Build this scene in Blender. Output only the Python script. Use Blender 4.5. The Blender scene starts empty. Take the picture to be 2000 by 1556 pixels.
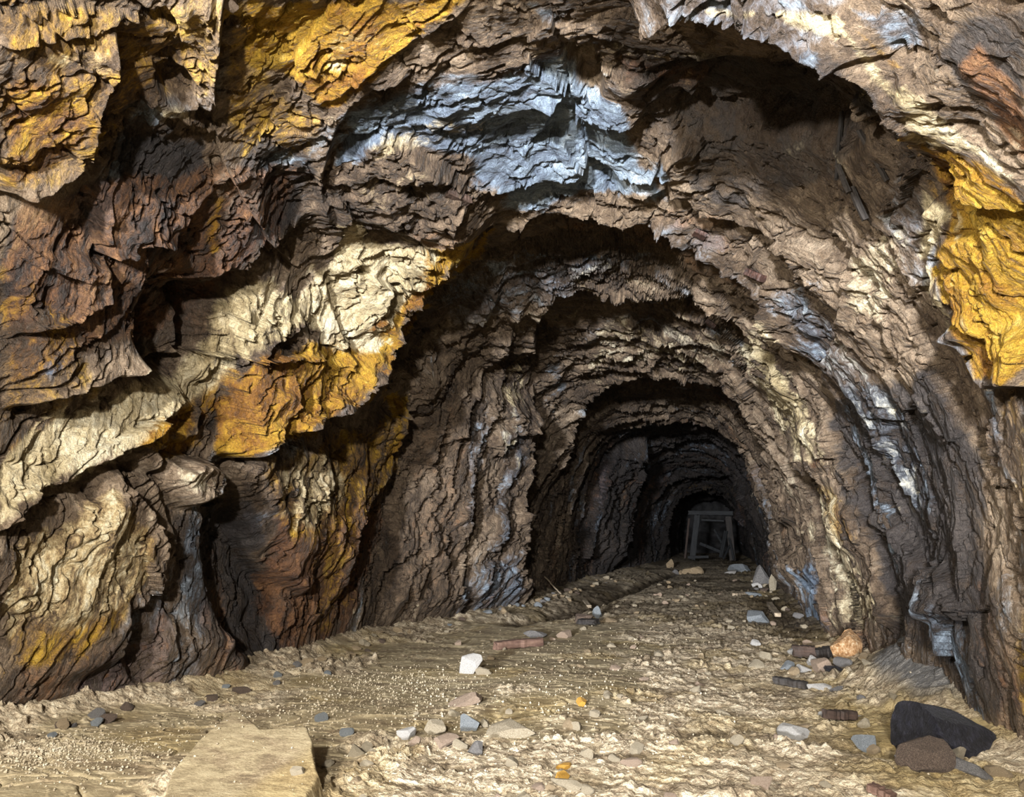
import bpy, bmesh, math, random
import numpy as np
from mathutils import Vector, Matrix, Quaternion

scene = bpy.context.scene
COL = scene.collection
rng = random.Random(7)
nrg = np.random.default_rng(11)

# ------------------------------------------------------------------ camera, world, light, exposure
FOC = 1500.0
EYE = 0.65
PITCH = math.atan(267 / FOC)
YAW = math.atan(385 * math.cos(PITCH) / FOC)
cam_d = bpy.data.cameras.new('camera')
cam_d.sensor_width = 36.0
cam_d.lens = FOC / 2000 * 36
cam_d.clip_start = 0.05
cam = bpy.data.objects.new('camera', cam_d)
COL.objects.link(cam)
cam.location = (0, 0, EYE)
cam.rotation_euler = (math.pi / 2 + PITCH, 0, YAW)
scene.camera = cam

scene.view_settings.view_transform = 'Standard'
scene.view_settings.look = 'None'
scene.view_settings.gamma = 1.0
scene.view_settings.use_curve_mapping = False
scene.view_settings.exposure = -0.06

scene.cycles.max_bounces = 6
scene.cycles.diffuse_bounces = 2

world = bpy.data.worlds.new('world')
scene.world = world
world.use_nodes = True
world.node_tree.nodes['Background'].inputs[0].default_value = (0.72, 0.82, 1.0, 1)
world.node_tree.nodes['Background'].inputs[1].default_value = 0.05


def area(name, loc, target, size, power, colour):
    d = bpy.data.lights.new(name, 'AREA')
    d.shape = 'DISK'
    d.size = size
    d.energy = power
    d.color = colour
    o = bpy.data.objects.new(name, d)
    COL.objects.link(o)
    o.location = loc
    o.rotation_euler = (Vector(target) - Vector(loc)).to_track_quat('-Z', 'Y').to_euler()
    return o


area('key_light_left', (-1.50, -0.9, 1.60), (0.2, 5, 0.6), 0.14, 200, (1.0, 0.95, 0.86))  # key light standing left behind the camera
area('fill_light_right', (0.20, -2.2, 1.50), (-1.5, 3.5, 1.3), 0.18, 380, (1.0, 0.96, 0.90))  # added fill light, brightens the left wall and its slab
sd_ = bpy.data.lights.new('added_spot_down_drift', 'SPOT')  # added spot, brightens the far arches but not the near walls
sd_.energy = 16000
sd_.color = (0.93, 0.95, 1.0)
sd_.spot_size = math.radians(19)
sd_.spot_blend = 0.55
sd_.shadow_soft_size = 0.25
so_ = bpy.data.objects.new('added_spot_down_drift', sd_)
COL.objects.link(so_)
so_.location = (-0.95, -7.5, 1.2)
so_.rotation_euler = (Vector((-0.3, 9, 1.25)) - so_.location).to_track_quat('-Z', 'Y').to_euler()


# ------------------------------------------------------------------ numpy noise
def _hash(ix, iy, iz, seed):
    h = (ix.astype(np.uint32) * np.uint32(374761393) + iy.astype(np.uint32) * np.uint32(668265263)
         + iz.astype(np.uint32) * np.uint32(2147483647 - 1013904223) + np.uint32((seed * 974634777) & 0xffffffff))
    h = (h ^ (h >> np.uint32(13))) * np.uint32(1274126177)
    h = (h ^ (h >> np.uint32(16))) * np.uint32(2246822519)
    return h ^ (h >> np.uint32(15))


def _h01(ix, iy, iz, seed):
    return (_hash(ix, iy, iz, seed) & np.uint32(0xffffff)).astype(np.float32) / np.float32(16777216.0)


def vnoise(x, y, z, seed=0):
    """smooth value noise in -1..1"""
    xf, yf, zf = np.floor(x), np.floor(y), np.floor(z)
    ix, iy, iz = xf.astype(np.int64), yf.astype(np.int64), zf.astype(np.int64)
    fx, fy, fz = (x - xf).astype(np.float32), (y - yf).astype(np.float32), (z - zf).astype(np.float32)
    fx = fx * fx * fx * (fx * (fx * 6 - 15) + 10)
    fy = fy * fy * fy * (fy * (fy * 6 - 15) + 10)
    fz = fz * fz * fz * (fz * (fz * 6 - 15) + 10)
    out = 0
    for dx in (0, 1):
        wx = fx if dx else 1 - fx
        for dy in (0, 1):
            wy = fy if dy else 1 - fy
            for dz in (0, 1):
                wz = fz if dz else 1 - fz
                out = out + wx * wy * wz * _h01(ix + dx, iy + dy, iz + dz, seed)
    return out * 2 - 1


def fbm(x, y, z, octv=4, seed=0, gain=0.5, lac=2.03):
    a, s, out = 1.0, 0.0, 0
    for k in range(octv):
        out = out + a * vnoise(x * lac ** k + 3.7 * k, y * lac ** k - 1.3 * k, z * lac ** k + 9.1 * k, seed + k * 17)
        s += a
        a *= gain
    return out / s


def cells(x, y, z, seed=0, tilt=1.0):
    """chipped-rock facets: each Voronoi cell is a flat chip with its own height and tilt.
    returns (height about -1..1, distance to the crack between chips, cell random)"""
    xf, yf, zf = np.floor(x).astype(np.int64), np.floor(y).astype(np.int64), np.floor(z).astype(np.int64)
    n = x.shape
    d1 = np.full(n, 9.0, np.float32)
    d2 = np.full(n, 9.0, np.float32)
    hh = np.zeros(n, np.float32)
    rr = np.zeros(n, np.float32)
    for dx in (-1, 0, 1):
        for dy in (-1, 0, 1):
            for dz in (-1, 0, 1):
                cx, cy, cz = xf + dx, yf + dy, zf + dz
                hsh = _hash(cx, cy, cz, seed)
                r1 = (hsh & np.uint32(1023)).astype(np.float32) / 1023
                r2 = ((hsh >> np.uint32(10)) & np.uint32(1023)).astype(np.float32) / 1023
                r3 = ((hsh >> np.uint32(20)) & np.uint32(1023)).astype(np.float32) / 1023
                vx = (x - cx).astype(np.float32) - 0.1 - 0.8 * r1
                vy = (y - cy).astype(np.float32) - 0.1 - 0.8 * r2
                vz = (z - cz).astype(np.float32) - 0.1 - 0.8 * r3
                d = np.sqrt(vx * vx + vy * vy + vz * vz)
                q = _hash(cx, cy, cz, seed + 5)
                g1 = (q & np.uint32(1023)).astype(np.float32) / 512 - 1
                g2 = ((q >> np.uint32(10)) & np.uint32(1023)).astype(np.float32) / 512 - 1
                g3 = ((q >> np.uint32(20)) & np.uint32(1023)).astype(np.float32) / 512 - 1
                h = (g1 + g2) * 0.35 + tilt * (vx * g1 + vy * g2 + vz * g3)
                new = d < d1
                d2 = np.where(new, d1, np.minimum(d2, d))
                hh = np.where(new, h, hh)
                rr = np.where(new, (g2 + 1) / 2, rr)
                d1 = np.where(new, d, d1)
    return hh, d2 - d1, rr


def smooth(x, a, b):
    t = np.clip((x - a) / (b - a), 0, 1)
    return t * t * (3 - 2 * t)


# ------------------------------------------------------------------ the tunnel's shape, worked out from image pixels
S_K = np.array([-3, 0, 2.2, 3.1, 3.8, 4.9, 5.9, 7.4, 10.6, 15.7, 20.6, 26])
XL_K = np.array([-2.4, -2.4, -2.36, -2.16, -2.16, -2.2, -2.0, -1.76, -1.72, -1.4, -1.05, -1.0])
XR_K = np.array([0.95, 0.92, 0.88, 0.82, 0.80, 0.78, 0.74, 0.72, 0.80, 0.92, 1.02, 1.05])
H_K = np.array([2.2, 2.2, 2.25, 2.3, 2.22, 2.22, 2.2, 2.18, 2.15, 2.12, 1.95, 1.9])
NPROF = 900


def section(s):
    """rings of the smooth tunnel at stations s: arrays (len(s), NPROF) of x, z; t runs 0 (right foot) .. 1 (left foot)"""
    s = np.atleast_1d(s)
    xl, xr, H = np.interp(s, S_K, XL_K), np.interp(s, S_K, XR_K), np.interp(s, S_K, H_K)
    cx, w = (xl + xr) / 2 + 0.12, None
    th = np.linspace(0, math.pi, NPROF)[None, :]
    c, sn = np.cos(th), np.abs(np.sin(th))
    right = c > 0
    wr, wl = (xr - cx)[:, None], (cx - xl)[:, None]
    near = smooth(3.6 - s, 0, 1.5)[:, None]
    pl = 0.62 + 0.0 * near
    x = cx[:, None] + np.where(right, wr * np.abs(c) ** 0.80, -wl * np.abs(c) ** pl)
    z = H[:, None] * sn ** 0.74
    return x, z


def ring_points(s, t):
    """(x, z, nx, nz) on a grid s x t, t measured by arc length"""
    x, z = section(s)
    dl = np.sqrt(np.diff(x, axis=1) ** 2 + np.diff(z, axis=1) ** 2)
    L = np.concatenate([np.zeros((len(x), 1)), np.cumsum(dl, 1)], 1)
    L /= L[:, -1:]
    X = np.stack([np.interp(t, L[i], x[i]) for i in range(len(x))])
    Z = np.stack([np.interp(t, L[i], z[i]) for i in range(len(x))])
    tx, tz = np.gradient(X, axis=1), np.gradient(Z, axis=1)
    k = max(3, int(len(t) * 0.02)) | 1
    ker = np.ones(k) / k
    sm = lambda a: np.stack([np.convolve(np.pad(r, k // 2, 'edge'), ker, 'valid') for r in a])
    tx, tz = sm(tx), sm(tz)
    n = np.sqrt(tx * tx + tz * tz) + 1e-9
    return X, Z, -tz / n, tx / n


def pixel_ray(px, py):
    fw = np.array([-math.sin(YAW) * math.cos(PITCH), math.cos(YAW) * math.cos(PITCH), math.sin(PITCH)])
    rt = np.array([math.cos(YAW), math.sin(YAW), 0])
    up = np.cross(rt, fw)
    d = fw + rt * (px - 1000) / FOC + up * (778 - py) / FOC
    return d / d[1]


_SS = np.concatenate([np.linspace(1.0, 4, 121), np.linspace(4.1, 31, 240)])
_XX, _ZZ = section(_SS)
_dl = np.sqrt(np.diff(_XX, axis=1) ** 2 + np.diff(_ZZ, axis=1) ** 2)
_LL = np.concatenate([np.zeros((len(_SS), 1)), np.cumsum(_dl, 1)], 1)
_LL /= _LL[:, -1:]


_CX = _XX[:, NPROF // 2]
_ANG = np.arctan2(_ZZ - 0.8, _XX - _CX[:, None])
_ANG = np.where(_ANG < -math.pi / 2, _ANG + 2 * math.pi, _ANG)
_RAD = np.hypot(_XX - _CX[:, None], _ZZ - 0.8)


def on_wall(px, py):
    """where the sight line to a spot of the photograph meets the smooth tunnel: station s and ring place t"""
    d = pixel_ray(px, py)
    for i in range(len(_SS)):
        x, z = d[0] * _SS[i], EYE + d[2] * _SS[i]
        a = math.atan2(z - 0.8, x - _CX[i])
        a2 = a if a > -math.pi / 2 else a + 2 * math.pi
        j = int(np.argmin(np.abs(_ANG[i] - a2)))
        r = math.hypot(x - _CX[i], z - 0.8)
        if r >= _RAD[i, j]:
            if i == 0:
                return float(_SS[0]), float(_LL[0, j])
            xp, zp = d[0] * _SS[i - 1], EYE + d[2] * _SS[i - 1]
            gp = _RAD[i - 1, j] - math.hypot(xp - _CX[i - 1], zp - 0.8)
            g = r - _RAD[i, j]
            f = gp / (gp + g + 1e-9) if gp > 0 else 1.0
            return float(_SS[i - 1] + f * (_SS[i] - _SS[i - 1])), float(_LL[i, j])
    return float(_SS[-1]), float(_LL[-1, j])


def to_pixel(P):
    fw = np.array([-math.sin(YAW) * math.cos(PITCH), math.cos(YAW) * math.cos(PITCH), math.sin(PITCH)])
    rt = np.array([math.cos(YAW), math.sin(YAW), 0])
    up = np.cross(rt, fw)
    v = P - np.array([0, 0, EYE])
    w = v @ fw
    return 1000 + FOC * (v @ rt) / w, 778 - FOC * (v @ up) / w


def on_floor(px, py, z=0.0):
    d = pixel_ray(px, py)
    k = (z - EYE) / d[2]
    return float(d[0] * k), float(k)


PERIM = 6.2


class Chart:
    """rock surface coordinates: A = ln(station), B = ring place in metres; sizes grow with the station"""
    def __init__(self, s, t, warp1, warp2):
        self.s, self.t = s, t
        self.la = np.log(np.maximum(s, 0.9)) + warp1
        self.tb = t + warp2

    def to(self, q):
        sm = sum(a for a, b in q) / len(q)
        k = PERIM / sm
        return np.array([(math.log(a), b * k) for a, b in q]), k


def seg_dist(P, A, B, pts, closed=False):
    """distance to polyline, signed side, place along"""
    best = np.full(A.shape, 1e9, np.float32)
    side = np.zeros(A.shape, np.float32)
    along = np.zeros(A.shape, np.float32)
    n = len(pts)
    tot = 0
    lens = [math.hypot(*(pts[(i + 1) % n] - pts[i])) + 1e-9 for i in range(n if closed else n - 1)]
    full = sum(lens)
    for i, L in enumerate(lens):
        a, b = pts[i], pts[(i + 1) % n]
        dx, dy = b - a
        u = np.clip(((A - a[0]) * dx + (B - a[1]) * dy) / (L * L), 0, 1)
        ex, ey = A - (a[0] + u * dx), B - (a[1] + u * dy)
        d = np.sqrt(ex * ex + ey * ey)
        m = d < best - 1e-7
        best = np.where(m, d, best)
        side = np.where(m, np.sign(dx * (B - a[1]) - dy * (A - a[0])), side)
        along = np.where(m, (tot + u * L) / full, along)
        tot += L
    return best, side, along


# ------------------------------------------------------------------ named relief of this tunnel
# (outline in image pixels, a spot on the side that stands proud, step height in m, reach of the step as a share of distance)
LEDGES = [
    ([(0, 1050), (100, 978), (225, 904), (310, 857), (350, 815), (385, 760)], (150, 850), .13, .09),
    ([(310, 925), (350, 885), (385, 848), (405, 780)], (330, 860), .07, .05),
    ([(400, 770), (455, 735), (531, 677), (610, 640)], (450, 680), .07, .06),
    ([(435, 893), (504, 897), (562, 868), (630, 838), (700, 800), (765, 700), (830, 612), (900, 530), (985, 440)], (620, 700), .30, .22),
    ([(630, 520), (640, 600), (670, 690)], (690, 590), -.05, .04),
    ([(755, 520), (752, 600), (740, 660), (700, 720)], (800, 560), -.06, .04),
    ([(0, 800), (130, 775), (250, 745), (350, 690), (400, 610), (460, 565), (530, 500), (610, 440)], (200, 650), .16, .14),
    ([(650, 450), (638, 370), (645, 280), (690, 210), (760, 160), (830, 128)], (560, 330), .055, .08),
    ([(235, 60), (236, 150), (212, 250), (203, 325), (140, 358), (0, 398)], (100, 220), .16, .14),
    ([(0, 92), (190, 82), (240, 55), (400, 25)], (200, 20), .06, .05),
    ([(225, 522), (262, 500), (310, 478), (350, 500)], (260, 440), .16, .10),
    ([(60, 660), (150, 640), (220, 600), (240, 520)], (120, 560), .08, .08),
    ([(440, 0), (432, 60), (424, 120), (415, 230)], (380, 100), .10, .06),
    ([(290, 215), (400, 250), (410, 235)], (340, 150), .05, .05),
    ([(880, 68), (940, 78), (1005, 82), (1095, 76), (1140, 100)], (1000, 30), .04, .05),
    ([(600, 210), (660, 190), (740, 130), (830, 60), (930, 0)], (650, 80), .035, .06),
    ([(1236, 4), (1330, 20), (1400, 40), (1440, 50), (1500, 36), (1560, 52), (1640, 92), (1680, 145), (1725, 205), (1752, 262), (1792, 335), (1800, 400), (1795, 500)], (1800, 100), .24, .10, .22),
    ([(985, 440), (1050, 425), (1130, 432), (1220, 447), (1300, 476), (1380, 505), (1430, 545), (1475, 610), (1530, 690)], (1150, 350), .24, .16),
    ([(1180, 400), (1250, 385), (1310, 375), (1390, 425), (1450, 440), (1530, 500), (1570, 580)], (1350, 320), .08, .08),
    ([(1050, 700), (1062, 625), (1092, 590), (1160, 574), (1230, 578), (1300, 582), (1370, 592), (1420, 625), (1470, 700), (1510, 790)], (1230, 520), .17, .12),
    ([(1090, 700), (1180, 662), (1260, 668), (1350, 672), (1430, 692), (1460, 760)], (1250, 620), .06, .06),
    ([(1085, 770), (1110, 720), (1180, 700), (1280, 700), (1380, 712), (1440, 740)], (1250, 680), .05, .05),
    ([(1048, 760), (1052, 850), (1045, 930), (1028, 1000), (1035, 1100), (1040, 1182)], (960, 1000), .30, .22),
    ([(1100, 940), (1120, 860), (1140, 800), (1170, 764), (1220, 742), (1300, 738), (1360, 752), (1430, 772), (1468, 822), (1488, 885), (1500, 950)], (1250, 700), .20, .16),
    ([(1268, 850), (1258, 930), (1242, 1000), (1226, 1060), (1212, 1130)], (1180, 1000), .30, .22),
    ([(1195, 850), (1230, 835), (1290, 828), (1370, 832), (1440, 870), (1470, 950)], (1330, 800), .13, .12),
    ([(1262, 920), (1285, 885), (1330, 865), (1390, 872), (1430, 900), (1462, 960)], (1340, 850), .13, .12),
    ([(1290, 1010), (1300, 960), (1330, 938), (1400, 932), (1440, 952), (1466, 1010)], (1360, 915), .16, .14),
    ([(1297, 1095), (1302, 1050), (1312, 1000), (1340, 967), (1390, 962), (1430, 977), (1458, 1040)], (1370, 945), .18, .14),
    ([(245, 925), (300, 1000), (335, 1062), (325, 1150), (275, 1200), (235, 1310)], (150, 1080), .12, .14),
    ([(230, 920), (330, 935), (345, 990), (360, 1090)], (280, 990), .05, .05),
    ([(330, 860), (350, 900), (440, 905), (470, 890)], (400, 960), .05, .07),
    ([(515, 900), (520, 1000), (560, 1095), (620, 1150)], (620, 1000), .10, .10),
    ([(785, 770), (780, 850), (760, 930), (700, 1040), (690, 1150)], (680, 930), .10, .12),
    ([(800, 720), (830, 820), (820, 940), (800, 1050), (780, 1200)], (880, 950), .05, .06),
    ([(1000, 520), (960, 620), (900, 700), (860, 800), (870, 940)], (930, 560), .06, .05),
    ([(1060, 560), (1000, 650), (990, 740), (960, 860), (930, 1000), (925, 1150)], (1010, 600), .06, .05),
    ([(1040, 620), (1030, 720), (1045, 800), (1000, 900), (985, 1060), (975, 1180)], (1030, 900), -.05, .05),
    ([(1095, 207), (1060, 262), (1018, 320)], (1000, 240), .06, .05),
    ([(690, 330), (760, 290), (850, 320), (905, 335), (912, 400), (888, 452)], (800, 390), .06, .08),
    ([(880, 372), (940, 362), (1000, 372), (1060, 350)], (950, 320), .05, .05),
    ([(830, 215), (900, 200), (1000, 180), (1080, 130)], (900, 150), .02, .03),
    ([(1170, 290), (1230, 250), (1290, 200), (1400, 190), (1500, 230)], (1300, 150), .05, .05),
    ([(1330, 300), (1300, 340), (1310, 380)], (1380, 340), .05, .05),
    ([(1600, 820), (1608, 900), (1640, 965), (1662, 1050), (1700, 1112), (1712, 1180), (1735, 1235)], (1580, 1000), .09, .06),
    ([(1720, 780), (1715, 900), (1720, 1000), (1770, 1100), (1775, 1180)], (1680, 950), .05, .05),
    ([(1768, 1180), (1800, 1195), (1842, 1185), (1830, 1080)], (1790, 1120), .06, .04),
    ([(1840, 640), (1870, 700), (1905, 755), (1960, 756), (2000, 640)], (1900, 650), .09, .07),
    ([(1800, 400), (1795, 520), (1830, 620), (1860, 690)], (1870, 500), .06, .05),
    ([(1510, 700), (1560, 790), (1600, 860), (1612, 930), (1580, 920)], (1620, 780), -.04, .04),
    ([(1600, 380), (1660, 500), (1650, 620), (1620, 760)], (1720, 550), .05, .04),
    ([(1620, 1090), (1605, 1150), (1612, 1230)], (1660, 1150), .08, .05),
    ([(1480, 1100), (1500, 1060), (1510, 1000)], (1560, 1060), .06, .05),
]
# (spot, radius along and across in px of the image, turn in degrees, height in m)
BULGES = [
    ((400, 945), 52, 40, 0, .16), ((290, 620), 80, 105, 20, -.22), ((430, 560), 60, 40, -30, -.12),
    ((325, 110), 34, 30, 0, -.14), ((430, 1120), 60, 170, -12, -.16), ((1500, 130), 190, 60, 10, -.16),
    ((1695, 195), 24, 30, 0, .08), ((1146, 96), 36, 26, 40, -.12),
    ((770, 390), 120, 75, -10, .05), ((620, 980), 110, 110, 10, .07), ((120, 1080), 140, 110, -25, .06),
    ((1560, 1180), 60, 70, 0, -.10), ((1570, 1050), 22, 30, 0, -.10), ((1590, 900), 24, 40, -25, .04),
    ((1640, 1030), 30, 44, -20, .05), ((1900, 500), 60, 130, 5, .05), ((560, 380), 70, 110, 10, -.06),
    ((430, 1290), 50, 60, 0, .05), ((330, 1270), 30, 90, -10, .05), ((480, 1290), 36, 50, 0, .06),
    ((215, 1380), 40, 60, 0, .05), ((60, 1400), 60, 40, 0, -.08), ((250, 1290), 26, 80, -20, -.06),
    ((1100, 1000), 20, 150, 8, .06), ((1465, 1030), 18, 50, 10, .08),
]
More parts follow.
